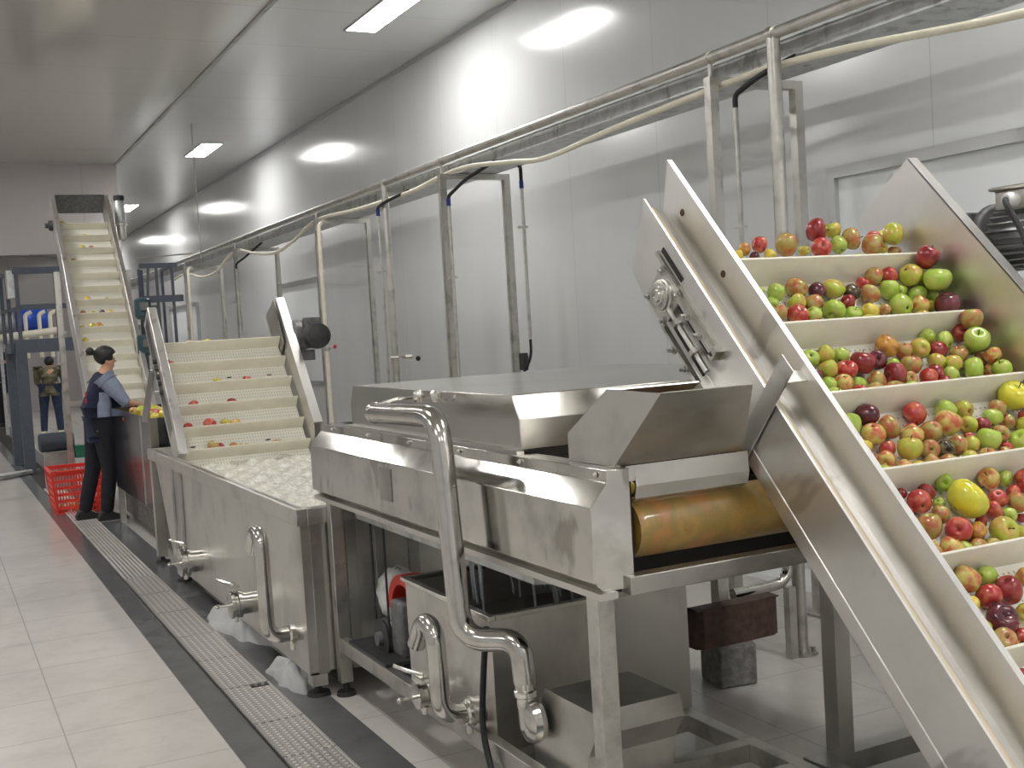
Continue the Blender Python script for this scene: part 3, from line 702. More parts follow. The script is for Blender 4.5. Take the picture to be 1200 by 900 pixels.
# ------------------------------------------------------------------ wash tank with bubbling water
wt = thing('wash_tank', 'long steel wash tank full of bubbling water below the middle conveyor', 'tank', (1.9, 6.8, 0))
TX0, TX1, TY0, TY1, TZ = 1.40, 2.50, 4.93, 7.95, .846
t = .008
mb = MB()
mb.prism([(TY0,.10),(TY0,TZ),(8.60,TZ),(8.05,.10)], 'x', TX0, TX0+t)
mb.prism([(TY0,.10),(TY0,TZ),(8.60,TZ),(8.05,.10)], 'x', TX1-t, TX1)
mb.box(TX0+t, TX1-t, TY0, TY0+t, .10, TZ).box(TX0+t, TX1-t, TY0, 8.05, .10, .108)
mb.add([(TX0,8.05,.10),(TX1,8.05,.10),(TX1,8.60,TZ),(TX0,8.60,TZ),(TX0,8.042,.104),(TX1,8.042,.104),(TX1,8.592,TZ),(TX0,8.592,TZ)],
       [(0,1,2,3),(7,6,5,4),(0,4,5,1),(1,5,6,2),(2,6,7,3),(3,7,4,0)])
obj('tank_body', mb, 'steel', wt)
mb = MB().box(TX0-.02, TX0+.03, TY0-.02, 8.75, TZ-.075, TZ).box(TX1-.03, TX1+.02, TY0-.02, 8.75, TZ-.075, TZ).box(TX0+.03, TX1-.03, TY0-.02, TY0+.03, TZ-.075, TZ).box(TX0+.03, TX1-.03, 8.70, 8.75, TZ-.075, TZ)
obj('rim', mb, 'steel', wt, bevel=.003)
mb = MB()
for x in (1.44, 1.60, 1.74, 1.9): mb.box(x, x+.05, TY0-.012, TY0, .1, TZ-.075)
obj('end_ribs', mb, 'steel_dark', wt)
obj('support_channel', MB().box(1.382, 1.398, 7.60, 7.66, .08, TZ-.075).box(1.382, 1.398, 7.82, 7.88, .08, TZ-.075).box(1.392, 1.398, 7.66, 7.82, .08, TZ-.075), 'steel_dark', wt)
for x, y in ((1.44,4.95),(2.46,4.95),(1.43,8.72),(2.47,8.72),(1.43,7.93),(2.47,7.93)):
    lg = obj('leg', MB().box(x-.035, x+.035, y-.035, y+.035, .05, (.101 if y < 8 else TZ-.075)), 'steel', wt)
    obj('foot', MB().lathe([(.055,0),(.05,.018),(.016,.022),(.016,.06)], (x,y,0), 'z', 16), 'pad', lg)
# water surface: churned
wb = MB(); random.seed(7); nx, ny = 44, 96
def hgt(x, y):
    return .765+.012*math.sin(x*23+y*9)+.010*math.sin(y*31-x*17)+.008*math.sin(x*61+1)*math.sin(y*53)+random.uniform(-.007,.009)
for j in range(ny+1):
    for i in range(nx+1):
        x = TX0+.01+(TX1-TX0-.02)*i/nx; y = TY0+.03+(TY1-TY0-.05)*j/ny
        wb.v.append(Vector((x, y, hgt(x,y))))
for j in range(ny):
    for i in range(nx): wb.f.append((j*(nx+1)+i, j*(nx+1)+i+1, (j+1)*(nx+1)+i+1, (j+1)*(nx+1)+i))
m, nt, b = newmat('churned_wash_water'); nz = noise(nt, 26, 6, None, .75)
nt.links.new(ramp(nt, nz.outputs[0], [(.34, (.52,.50,.40)), (.48, (.70,.68,.58)), (.6, (.88,.87,.82))]), b.inputs['Base Color'])
b.inputs['Roughness'].default_value = .18
bp = N(nt,'ShaderNodeBump'); bp.inputs['Strength'].default_value = .5; bp.inputs['Distance'].default_value = .02
nt.links.new(nz.outputs[0], bp.inputs['Height']); nt.links.new(bp.outputs[0], b.inputs['Normal'])
wo = obj('bubbling_water', wb, m, angle=80); tag(wo, 'bubbling foamy wash water filling the long wash tank', 'water', kind='stuff')
# foam gushing on the floor beside the tank
def foam(c, rx, ry, rz, label, seed):
    random.seed(seed); fb = MB(); na, nr = 72, 22; ph = random.random()*6
    fb.v.append(Vector((c[0], c[1], c[2]+rz)))
    for j in range(1, nr+1):
        for i in range(na):
            a = 2*math.pi*i/na; e = 1+.12*math.sin(3*a+ph)+.07*math.sin(7*a+ph*2)+.04*math.sin(13*a); rr = j/nr
            z = (1-rr**2)**.8*rz*(1+.3*math.sin(a*4+rr*7+ph)*rr+random.uniform(-.10,.10)*rr)
            fb.v.append(Vector((c[0]+math.cos(a)*rr*e*rx, c[1]+math.sin(a)*rr*e*ry, c[2]+max(0,z)+.002)))
    for i in range(na): fb.f.append((0, 1+i, 1+(i+1)%na))
    for j in range(nr-1):
        for i in range(na): fb.f.append((1+j*na+i, 1+(j+1)*na+i, 1+(j+1)*na+(i+1)%na, 1+j*na+(i+1)%na))
    o = obj('floor_foam', fb, 'foam', angle=80); tag(o, label, 'foam', kind='stuff')
foam((1.46,6.45,0), .15, .50, .10, 'white foam and spray on the floor between the two chrome drain valves', 2)
foam((1.42,5.27,0), .10, .26, .09, 'white foam on the floor behind the foot of the tall standpipe', 4)
# ------------------------------------------------------------------ sorting table by the worker
st = thing('sorting_table', 'dark glossy steel sorting trough at the worker hands', 'table', (1.85, 10.2, 0))
open_tank(st, 1.45, 2.30, 8.95, 11.0, .34, 1.055, 'trough', .008, 'trough_body')
obj('deck', MB().box(1.46, 2.29, 8.96, 10.99, .93, .94), 'steel_bright', st)
obj('splash_plate', MB().prism([(8.86,1.03),(9.10,1.03),(8.86,1.22),(8.62,1.40),(8.42,1.41),(8.62,1.22)], 'x', 1.412, 1.422), 'steel_bright', st)
mb = MB().box(1.445, 1.462, 9.42, 9.44, .34, 1.04).box(1.44, 1.50, 8.93, 8.96, .06, 1.055)
obj('edge_strips', mb, 'steel_bright', st)
obj('lower_basin', MB().box(1.60, 2.25, 9.1, 11.6, .02, .30), 'concrete', st, label='stained grey lower basin')
for x, y in ((1.48,8.97),(2.27,8.97),(1.48,10.97),(2.27,10.97)):
    obj('leg', MB().box(x-.025, x+.025, y-.025, y+.025, 0, .34), 'steel', st)
# ------------------------------------------------------------------ pipe bridge along the wall
PX, PZ = 3.5, 2.835
pp = obj('handrail_pipe', MB().tube([(PX,1.6,PZ),(PX,24,PZ)], .028, 16), 'post')
tag(pp, 'long steel pipe running along the top of the portal frames beside the wall', 'pipe')
tr = thing('cable_tray', 'galvanised cable tray lying on the portal frames along the wall', 'cable tray', (3.78, 12.6, 2.745))
tb = MB().box(3.62, 3.95, 1.6, 24, 2.745, 2.749).box(3.62, 3.624, 1.6, 24, 2.749, 2.83).box(3.946, 3.95, 1.6, 24, 2.749, 2.83).box(3.605, 3.63, 1.6, 24, 2.828, 2.832).box(3.94, 3.965, 1.6, 24, 2.828, 2.832)
obj('tray', tb, 'galv', tr)
pos = ['right of the top of the near conveyor', 'behind the big washer lid', 'behind the washer, left end', 'just left of the middle conveyor top', 'behind the blue-grey frame far left']
for (y, w_), lb in zip(((4.6,.05),(7.9,.05),(11.0,.045),(14.37,.05),(17.5,.05)), pos):
    t = thing('portal_frame', 'square steel portal frame holding the tray, '+lb, 'frame', (3.76, y, 0), group='portal frames along the wall')
    obj('leg', MB().box(PX-w_/2, PX+w_/2, y-w_/2, y+w_/2, .008, 2.742), 'post', t)
    obj('leg', MB().box(4.03-w_/2, 4.03+w_/2, y-w_/2, y+w_/2, .008, 2.742), 'post', t)
    obj('crossbar', MB().box(PX+w_/2, 4.03-w_/2, y-w_/2, y+w_/2, 2.70, 2.742), 'post', t)
    obj('pipe_stub', MB().tube([(PX,y,2.742),(PX,y,PZ-.02)], .012, 10).lathe([(.033,-.012),(.033,.012)], (PX,y,PZ), 'y', 16), 'post', t)
    for x in (PX, 4.03): obj('foot_plate', MB().box(x-.06, x+.06, y-.06, y+.06, 0, .01), 'steel_dark', t)
for y, lb in ((4.13, 'round steel post under the long pipe, beside the near conveyor'), (9.09, 'steel post under the long pipe, left of the washer lid portal')):
    t = thing('pipe_post', lb, 'post', (PX, y, 0))
    obj('post', MB().tube([(PX,y,.01),(PX,y,PZ-.01)], .031, 16), 'post', t)
    obj('collar', MB().lathe([(.036,-.02),(.036,.02)], (PX,y,PZ), 'y', 16), 'post', t)
    ft = MB().lathe([(.075,0),(.075,.012)], (PX,y,0), 'z', 16)
    for k in range(4):
        a = math.pi/4+k*math.pi/2; ft.lathe([(.012,.012),(.012,.035)], (PX+.052*math.cos(a), y+.052*math.sin(a), 0), 'z', 6)
    obj('foot_flange', ft, 'steel_dark', t)
# ivory hose sagging along the tray
HQ_ = [(2.0,2.55),(2.765,2.564),(3.58,2.643),(4.11,2.675),(4.63,2.666),(5.41,2.64),(6.2,2.60),(6.66,2.645),(7.37,2.715),(7.9,2.705),(8.42,2.677),(9.62,2.683),(10.6,2.72),(11.1,2.69),(11.8,2.57),(12.5,2.53),(13.3,2.60),(14.0,2.69),(14.5,2.66),(15.2,2.52),(16.1,2.50),(17.3,2.62),(18.5,2.55)]
HP_ = [(y*1.031, 1.6+(z-1.6)*1.031) for y, z in HQ_]
pts = []
for i in range(len(HP_)-1):
    p0 = HP_[max(i-1,0)]; p1 = HP_[i]; p2 = HP_[i+1]; p3 = HP_[min(i+2,len(HP_)-1)]
    for k in range(5):
        t = k/5
        f = lambda a,b,c,d: .5*((2*b)+(-a+c)*t+(2*a-5*b+4*c-d)*t*t+(-a+3*b-3*c+d)*t**3)
        pts.append((3.56, f(p0[0],p1[0],p2[0],p3[0]), f(p0[1],p1[1],p2[1],p3[1])))
hs = obj('ivory_hose', MB().tube(pts, .017, 12), 'ivory'); tag(hs, 'ivory plastic hose sagging along the cable tray', 'hose')
for (y, z), lb in (((10.75,1.05), 'upright ivory plastic pipe right of the middle conveyor motor'), ((17.0,1.0), 'upright ivory plastic pipe left of the middle conveyor top')):
    t = thing('ivory_pipe', lb, 'pipe', (3.45, y, 0))
    obj('pipe', MB().tube([(3.44,y,.0),(3.44,y,2.66),(3.5,y,2.70)], .02, 12, bend=.05), 'ivory', t)
    obj('valve', MB().lathe([(.026,0),(.03,.01),(.03,.06),(.026,.07)], (3.44,y,1.45), 'z', 12).tube([(3.44,y,1.485),(3.50,y-.03,1.485)], .008, 8), 'steel', t)
    obj('valve_knob', MB().ball((3.51,y-.03,1.485), .02, seg=10, rings=6), 'redpaint', t)
# control conduits hanging from the tray
def conduit(y, x, top, bot, label, h0, cap=False, tail=None):
    t = thing('cable_conduit', label, 'conduit', (x, y, bot))
    obj('tube', MB().tube([(x,y,bot),(x,y,top)], .013, 10), 'post', t)
    obj('black_hose', MB().tube([(x,y,top-.02),(x,y,top+.04),h0[0],h0[1]], .0135, 10, bend=.07), 'black', t)
    if cap: obj('blue_sleeve', MB().tube([(x,y,top-.03),(x,y,top+.025)], .0165, 10), 'bluetape', t)
    obj('clip', MB().box(x-.05, x+.03, y-.01, y+.01, (top+bot)/2+.25, (top+bot)/2+.265), 'steel', t)
    if tail: obj('cable_tail', MB().tube(tail, .011, 8, bend=.06), 'black', t)
    return t
conduit(4.42, 3.50, 2.58, .9, 'conduit with black hose beside the nearest portal frame', ((3.52,4.25,2.68),(3.62,4.12,2.74)))
conduit(7.76, 3.48, 2.52, .9, 'conduit with black hose on the left leg of the portal behind the washer lid', ((3.55,7.6,2.66),(3.62,7.25,2.74)), True)
conduit(7.55, 3.98, 2.62, 1.48, 'conduit with blue sleeves right of the portal behind the washer lid', ((3.97,7.53,2.74),(3.93,7.48,2.745)), True, [(3.98,7.55,1.48),(3.98,7.55,1.35),(3.94,7.6,1.24)])
conduit(9.16, 3.455, 2.60, 1.1, 'thin conduit with blue sleeve beside the post left of the washer lid portal', ((3.44,8.97,2.66),(3.60,8.8,2.74)), True)
conduit(14.2, 3.46, 2.50, 1.1, 'conduit with short black hose above the middle conveyor', ((3.52,14.0,2.60),(3.64,13.6,2.745)))
cc = [o for o in bpy.data.objects if o.name.startswith('cable_conduit')][2]
obj('switch_box', MB().box(3.95, 3.99, 7.62, 7.70, 1.25, 1.38).box(3.99, 4.005, 7.64, 7.68, 1.27, 1.36), 'castdark', cc, bevel=.006)
vb = thing('wall_valve', 'small valve with black handle on the post left of the washer lid', 'valve', (3.56, 9.0, 1.36))
obj('body', MB().tube([(3.46,9.09,1.38),(3.62,9.0,1.38)], .016, 10).lathe([(.03,0),(.03,.03)], (3.54,9.04,1.365), 'z', 10), 'steel', vb)
obj('knob', MB().ball((3.66,8.98,1.36), .022, seg=10, rings=6), 'black', vb)
# ------------------------------------------------------------------ block, brown sheet and pipe at the right
cbk = MB().prism([(2.885,3.93),(3.06,3.90),(3.10,3.98),(3.09,4.10),(2.92,4.12)], 'z', 0, .178)
o = obj('concrete_block', cbk, 'concrete', bevel=.012); tag(o, 'rough grey concrete block standing on the floor under the brown sheet', 'block')
mb = MB(); sheet(mb, [(2.80,4.03),(2.80,3.975),(2.83,3.95),(3.05,3.945),(3.20,3.95),(3.235,3.97),(3.24,4.03)], 'z', .178, .348, .006)
mb.box(2.80, 3.235, 3.951, 4.03, .342, .348)
o = obj('rusty_cover', mb, 'rust'); tag(o, 'rusty brown bent sheet cover lying on the concrete block', 'cover')
t = thing('steel_elbow_pipe', 'steel pipe with an elbow behind the rusty brown cover', 'pipe', (3.3, 4.15, .3))
obj('pipe', MB().tube([(3.10,4.1,.345),(3.42,4.1,.35),(3.42,4.1,.95)], .026, 16, bend=.10, bs=8), 'pipe', t)
obj('support', MB().box(3.40, 3.44, 4.08, 4.12, .0, .33), 'post', t)
# ------------------------------------------------------------------ blue-grey platform on the far left
pf = thing('work_platform', 'blue-grey painted steel platform frame with railings at the far left', 'platform', (1.4, 17.4, 0))
for x, y in ((1.12,16.8),(1.06,17.95),(2.25,16.8),(2.25,17.95)):
    lg = obj('post', MB().box(x-.07, x+.07, y-.07, y+.07, .02, 1.68), 'platform', pf)
    obj('base_plate', MB().box(x-.11, x+.11, y-.11, y+.11, 0, .02), 'platform', lg)
obj('deck_beam', MB().box(1.05, 2.32, 16.72, 16.86, 1.60, 1.78), 'platform', pf)
obj('deck_beam', MB().box(1.0, 1.13, 16.86, 18.0, 1.60, 1.74), 'platform', pf)
obj('deck_beam', MB().box(1.13, 2.32, 17.88, 18.0, 1.60, 1.74), 'platform', pf)
for x, y in ((1.13,16.8),(1.05,17.4),(1.0,17.95),(1.62,16.8),(2.28,16.8)):
    obj('railing_post', MB().box(x-.025, x+.025, y-.025, y+.025, 1.74, 2.74), 'platform', pf)
obj('railing', MB().box(1.10, 2.30, 16.77, 16.83, 2.66, 2.75), 'platform', pf)
obj('railing', MB().box(1.10, 2.30, 16.77, 16.83, 2.18, 2.25), 'platform', pf)
obj('railing', MB().bar((1.13,16.8,2.70),(1.0,17.95,2.70),.05), 'platform', pf)
obj('railing', MB().bar((1.13,16.8,2.20),(1.0,17.95,2.20),.05), 'platform', pf)
obj('side_board', MB().box(1.02, 1.16, 16.9, 17.2, 2.35, 2.72), 'galv', pf)
# frame beyond the middle conveyor
af = thing('access_frame', 'dark blue-grey frame with thin posts behind the top left of the middle conveyor', 'frame', (2.2, 12.7, 0))
for x, y in ((2.12,13.1),(2.20,12.5),(2.36,12.5),(2.40,13.3),(2.18,13.3)):
    obj('post', MB().box(x-.014, x+.014, y-.014, y+.014, .0, 2.44), 'platform', af)
obj('rail', MB().box(2.03, 2.42, 12.48, 12.53, 2.41, 2.46), 'platform', af)
obj('rail', MB().box(2.03, 2.46, 12.48, 12.54, 2.05, 2.12), 'platform', af)
obj('rail', MB().bar((2.36,12.5,2.43),(2.4,13.3,2.43),.03), 'platform', af)
obj('thin_rail', MB().tube([(2.03,12.6,2.52),(2.6,12.6,2.56)], .008, 8), 'steel', af)
obj('diagonal', MB().bar((2.05,12.5,1.5),(2.12,12.5,2.42),.025), 'platform', af)
obj('lower_rail', MB().box(2.1, 2.7, 12.48, 12.54, 1.28, 1.36), 'platform', af)
for z, lb in ((2.0, 'upper teal gear motor between the two far conveyors'), (1.62, 'lower teal gear motor between the two far conveyors')):
    t = thing('teal_motor', lb, 'motor', (2.03, 12.45, z-.12))
    obj('motor_body', MB().lathe([(.06,0),(.085,.03),(.085,.20),(.05,.22)], (2.03,12.45,z-.12), 'z', 16), 'teal', t)
    obj('terminal_box', MB().box(1.99, 2.07, 12.33, 12.38, z-.03, z+.05), 'cast', t)
    obj('bracket', MB().box(2.03, 2.20, 12.46, 12.50, z-.01, z+.02), 'platform', t)
# pump motor on the floor behind the crate
t = thing('floor_motor', 'dark blue electric motor lying on the floor behind the red crate', 'motor', (1.3, 14.2, 0))
obj('motor_body', MB().lathe([(.08,0),(.11,.02),(.11,.36),(.09,.38)], (1.05,14.2,.56), 'x', 20), 'navy_motor', t)
obj('stand', MB().box(1.1, 1.42, 14.1, 14.3, 0, .44), 'steel_dark', t)
obj('pump_head', MB().box(1.43, 1.62, 14.08, 14.34, .36, .50), 'green', t)
# filter rack with steel tubes
fr_ = thing('filter_rack', 'rack of upright polished steel tubes and fittings behind the tallest conveyor', 'machine', (2.7, 19.5, 0))
obj('frame', MB().box(2.15, 2.2, 19.4, 19.45, 0, 2.0).box(3.2, 3.25, 19.4, 19.45, 0, 2.0).box(2.2, 3.2, 19.4, 19.45, 1.95, 2.0).box(2.2, 3.2, 19.4, 19.45, .3, .35), 'steel', fr_)
for k in range(7):
    x = 2.26+k*.14
    tb_ = obj('filter_tube', MB().tube([(x,19.3,.35),(x,19.3,1.95)], .045, 12), 'pipe', fr_)
    obj('clamp', MB().lathe([(.06,0),(.06,.03)], (x,19.3,.7), 'z', 12).lathe([(.06,0),(.06,.03)], (x,19.3,1.5), 'z', 12), 'steel_bright', tb_)
for z in (.5, .85, 1.2, 1.55): obj('manifold', MB().tube([(2.1,19.2,z),(3.3,19.2,z)], .03, 10), 'steel_bright', fr_)
# drums on a pipe rack
dk = thing('drum_rack', 'pale pipe rack with fittings carrying the blue drums at the far left', 'rack', (1.2, 24.5, 0))
obj('ivory_beam', MB().tube([(-.3,24.4,1.78),(2.4,24.4,2.02)], .07, 12), 'ivory', dk)
obj('shelf', MB().box(.3, 2.5, 24.5, 25.3, 1.93, 1.99), 'galv', dk)
for x in (.45, 1.3, 2.35): obj('leg', MB().box(x-.03, x+.03, 24.9, 24.96, 0, 1.93), 'galv', dk)
for x in (1.75, 2.0, 2.2): obj('riser', MB().tube([(x,24.4,1.5),(x,24.4,2.35),(x+.12,24.4,2.4)], .04, 10, bend=.08), 'ivory', dk)
for x0, lb in ((.55, 'blue plastic drum lying at the left picture edge on the pale rack'), (1.62, 'blue plastic drum on the pale rack, right of the grey one')):
    t = thing('plastic_drum', lb, 'drum', (x0+.28, 24.9, 1.99))
    obj('drum_body', MB().lathe([(.22,0),(.25,.03),(.25,.18),(.26,.2),(.25,.22),(.25,.38),(.26,.4),(.25,.42),(.25,.55),(.22,.58)], (x0,24.95,2.253), 'x', 20), 'blueplastic', t)
    obj('bung', MB().lathe([(.03,0),(.03,.03)], (x0+.58,24.95,2.35), 'x', 10), 'black', t)
t = thing('plastic_drum', 'pale grey drum between the two blue ones on the rack', 'drum', (1.38, 24.9, 1.99))
obj('drum_body', MB().lathe([(.22,0),(.25,.03),(.25,.38),(.22,.41)], (1.18,24.95,2.243), 'x', 20), 'galv', t)
o = obj('steel_channel', MB().prism([(.55,16.2),(.72,15.95),(1.12,16.35),(1.1,16.5)], 'z', .02, .06), 'galv'); tag(o, 'pale sheet lying on the floor at the foot of the blue-grey platform', 'sheet')
# ------------------------------------------------------------------ red crate
cr = thing('red_crate', 'red slotted plastic crate on the floor behind the worker', 'crate', (1.22, 12.3, 0))
def crate(x0, x1, y0, y1, h):
    tp_ = .035
    def wall(p, q, nrm):
        mb = MB(); p, q, nrm = Vector(p), Vector(q), Vector(nrm)
        def pt(u, v): return p+(q-p)*u+Vector((0,0,h*v))+nrm*tp_*v
        for v in (0, .14, .30, .46, .62, .78, .97): mb.bar(pt(0,v), pt(1,v), .010, .026)
        n = 16
        for k in range(n+1): mb.bar(pt(k/n,0), pt(k/n,1), .009, .009)
        return mb
    for nm, a, b_, n_ in (('front',(x0,y0,0),(x1,y0,0),(0,-1,0)),('b',(x0,y1,0),(x1,y1,0),(0,1,0)),('l',(x0,y0,0),(x0,y1,0),(-1,0,0)),('r',(x1,y0,0),(x1,y1,0),(1,0,0))):
        obj('slotted_wall', wall(a, b_, n_), 'redplastic', cr)
    obj('crate_bottom', MB().box(x0, x1, y0, y1, .0, .012), 'redplastic', cr)
    rr = MB(); o_ = tp_+.012
    rr.box(x0-o_, x1+o_, y0-o_-.006, y0-o_+.02, h-.01, h+.012).box(x0-o_, x1+o_, y1+o_-.02, y1+o_+.006, h-.01, h+.012)
    rr.box(x0-o_, x0-o_+.02, y0-o_+.02, y1+o_-.02, h-.01, h+.012).box(x1+o_-.02, x1+o_, y0-o_+.02, y1+o_-.02, h-.01, h+.012)
    obj('rim', rr, 'redplastic', cr)
    for x, y, u, v in ((x0,y0,-1,-1),(x1,y0,1,-1),(x0,y1,-1,1),(x1,y1,1,1)): obj('corner_post', MB().bar((x,y,0),(x+u*tp_,y+v*tp_,h),.025), 'redplastic', cr)
    obj('paper_tag', MB().box(x0+.27, x0+.34, y0-.048, y0-.045, h-.10, h-.06), 'plasticbag', cr)
crate(1.02, 1.46, 12.05, 12.62, .42)
# ------------------------------------------------------------------ people
def skin_mesh(name, joints, bones, mat, parent, sub=2, root=0):
    me = bpy.data.meshes.new('tmp'); me.from_pydata([j[:3] for j in joints], bones, [])
    o = bpy.data.objects.new('tmp', me); col.objects.link(o)
    sk = o.modifiers.new('skin','SKIN'); sk.use_smooth_shade = True
    if not me.skin_vertices: 
        bpy.context.view_layer.objects.active = o
    for i, v in enumerate(me.skin_vertices[0].data):
        rr = joints[i][3]; v.radius = (rr if isinstance(rr, tuple) else (rr, rr)); v.use_root = (i == root)
    ss = o.modifiers.new('sub','SUBSURF'); ss.levels = sub; ss.render_levels = sub
    dg = bpy.context.evaluated_depsgraph_get(); dg.update()
    m2 = bpy.data.meshes.new_from_object(o.evaluated_get(dg)); bpy.data.objects.remove(o)
    m2.materials.clear(); m2.materials.append(M[mat] if isinstance(mat,str) else mat)
    m2.polygons.foreach_set('use_smooth', [True]*len(m2.polygons))
    o = bpy.data.objects.new(name, m2); col.objects.link(o); o.parent = parent
    WM[o.name] = wm(parent)
    return o
def person(label, x, y, yaw, J, top, sleeve, bottom, shoes, hair=True, bun=False, short=True, scale=1.0, panel=None, face=True):
    """J: joints in the person's frame (facing +x, left is +y)"""
    p = thing('person', label, 'person', (x, y, 0), (0,0,yaw))
    if scale != 1.0: p.scale = (scale,)*3
    L = lambda k: Vector(J[k])
    jt = []; bn = []
    def add(v, r, par=None):
        jt.append((v[0],v[1],v[2],r)); 
        if par is not None: bn.append((par, len(jt)-1))
        return len(jt)-1
    pel = add(L('pelvis'), (.115,.145)); ch = add(L('chest'), (.105,.15), pel); ns = add(L('neckbase'), (.06,.075), ch)
    nk = add(L('neckbase')*.35+L('head')*.65-Vector((.0,0,.03)), .05, ns)
    hd = L('head')
    jaw = add(hd+Vector((.012,0,-.035)), (.062,.062), nk); h2 = add(hd+Vector((-.004,0,.04)), (.088,.074), jaw); add(hd+Vector((-.006,0,.092)), (.058,.052), h2)
    for sgn, sd_ in ((-1,'R'),(1,'L')):
        sh = add(L('sh'+sd_)+Vector((0,0,-.03)), .026, ns); el = add(L('el'+sd_), .042, sh); wr = add(L('wr'+sd_), (.026,.03), el)
        d = (L('wr'+sd_)-L('el'+sd_)).normalized(); side = d.cross(Vector((0,0,1))).normalized(); upv = side.cross(d)
        pa = add(L('wr'+sd_)+d*.055, (.018,.036), wr)
        for k in range(4):
            b0 = L('wr'+sd_)+d*.085+side*(.027-.018*k); ln_ = (.07,.08,.075,.058)[k]
            f1 = add(b0, .0105, pa); f2 = add(b0+d*ln_*.5-upv*.012, .0095, f1); add(b0+d*ln_*.8-upv*.045, .0075, f2)
        t1 = add(L('wr'+sd_)+d*.035+side*sgn*-.035-upv*.01, .012, pa); add(L('wr'+sd_)+d*.08+side*sgn*-.045-upv*.03, .009, t1)
        hp = add(L('hip'+sd_), .095, pel); kn = add(L('kn'+sd_), .062, hp); cf = add(L('kn'+sd_)*.65+L('an'+sd_)*.35, .058, kn); an = add(L('an'+sd_), .042, cf)
        add(L('an'+sd_)+Vector((.10,0,-.045)), (.03,.036), an)
    body = skin_mesh('body', jt, bn, 'skin', p, 2)
    # face
    if face:
        fm = MB(); 
        fm.add([hd+Vector(v) for v in ((.055,-.011,-.005),(.055,.011,-.005),(.060,0,.04),(.088,0,-.006),(.055,0,-.015))], [(0,3,2),(3,1,2),(0,4,3),(4,1,3)])
        o = obj('nose', fm, 'skin', body, world=False)
        fm = MB().ball(hd+Vector((.062,-.028,.028)), .009, .6, 1, .6, 8, 6).ball(hd+Vector((.062,.028,.028)), .009, .6, 1, .6, 8, 6)
        o = obj('eyes', fm, 'hair', body, world=False)
        fm = MB().ball(hd+Vector((.058,0,-.042)), .02, .35, 1, .3, 10, 6); o = obj('mouth', fm, 'redprint', body, world=False)
        fm = MB().ball(hd+Vector((-.012,-.066,.005)), .028, .6, .35, 1, 10, 6).ball(hd+Vector((-.012,.066,.005)), .028, .6, .35, 1, 10, 6); o = obj('ears', fm, 'skin', body, world=False)
    if hair:
        hm = MB()
        for j in range(11):
            pass
        prof = []
        hb_ = MB().ball(hd+Vector((-.016,0,.062)), .1, 1.02, .90, .92, 22, 14)
        cut = []
        for v in hb_.v:
            q = v-hd
            if q.x > .045 and q.z < .075: v = Vector((hd.x+.045, v.y*.97, max(v.z, hd.z+.055)))
            if q.z < -.01 and q.x > -.03: v = Vector((min(v.x, hd.x-.02), v.y*.9, v.z))
            cut.append(v)
        hb_.v = cut
        if bun: hb_.ball(hd+Vector((-.145,0,.105)), .038, 1, .9, 1, 14, 8).ball(hd+Vector((-.11,0,.09)), .025, seg=10, rings=6)
        obj('hair', hb_, 'hair', p, world=False, angle=80)
    # clothes
    def cloth(nm, js, bs, mat, root=0, lb=None):
        o = skin_mesh(nm, js, bs, mat, p, 2, root)
        if lb: o['label'] = lb
        return o
    hem = L('pelvis')+Vector((-.0,0,-.10))
    js = [(*hem, (.14,.185)), (*L('pelvis'), (.135,.175)), (*((L('pelvis')+L('chest'))/2), (.125,.165)), (*L('chest'), (.13,.175)), (*L('neckbase'), (.075,.095)), (*(L('neckbase')*.75+L('head')*.25), (.062,.066))]
    js += [(*(L('sh'+q)*.75+L('neckbase')*.25+Vector((0,0,-.02))), .088) for q in 'RL']
    js += [(*(L('sh'+q)+Vector((0,0,-.01))), .080) for q in 'RL']
    bs = [(0,1),(1,2),(2,3),(3,4),(4,5),(3,6),(3,7),(6,8),(7,9)]
    cloth('jacket', js, bs, top, 1)
    for sd_ in 'RL':
        s, e, w_ = L('sh'+sd_), L('el'+sd_), L('wr'+sd_)
        end = e+(w_-e)*(.08 if short else .95)
        js = [(*(s+(e-s)*.02), .085), (*(s+(e-s)*.12), .088), (*((s+e)/2), .070), (*e, .062), (*end, .055)]
        cloth('sleeve', js, [(0,1),(1,2),(2,3),(3,4)], sleeve, 1)
        h, k, a = L('hip'+sd_), L('kn'+sd_), L('an'+sd_)
        js = [(*(h+Vector((0,0,.08))), (.115,.11)), (*h, (.115,.11)), (*((h+k)/2), (.10,.095)), (*k, .078), (*((k+a)/2), .072), (*(a+Vector((0,0,-.035))), .062)]
        cloth('trouser_leg', js, [(0,1),(1,2),(2,3),(3,4),(4,5)], bottom, 1)
        foot = MB()
        prof_ = [(-.075,.0),(-.08,.05),(-.05,.10),(.04,.10),(.10,.065),(.17,.05),(.195,.02),(.19,0)]
        foot.prism([(a.x+u, a.z-.085+v) for u, v in prof_], 'y', a.y-.046, a.y+.046)
        so = obj('shoe', foot, shoes, p, world=False, bevel=.018)
        sl = MB().box(a.x-.085, a.x+.195, a.y-.048, a.y+.048, a.z-.087, a.z-.070); obj('sole', sl, 'sole', so, world=False, bevel=.006)
    return p, body
z0 = .0
JW = dict(pelvis=(.06,0,.90), chest=(.085,0,1.20), neckbase=(.10,0,1.345), head=(.155,0,1.475),
  shR=(.115,-.175,1.30), elR=(.255,-.235,1.09), wrR=(.44,-.16,1.035), shL=(.115,.175,1.30), elL=(.28,.22,1.09), wrL=(.47,.12,1.03),
  hipR=(.06,-.09,.86), knR=(.09,-.10,.48), anR=(.03,-.11,.085), hipL=(.03,.09,.86), knL=(-.03,.11,.47), anL=(-.13,.13,.085))
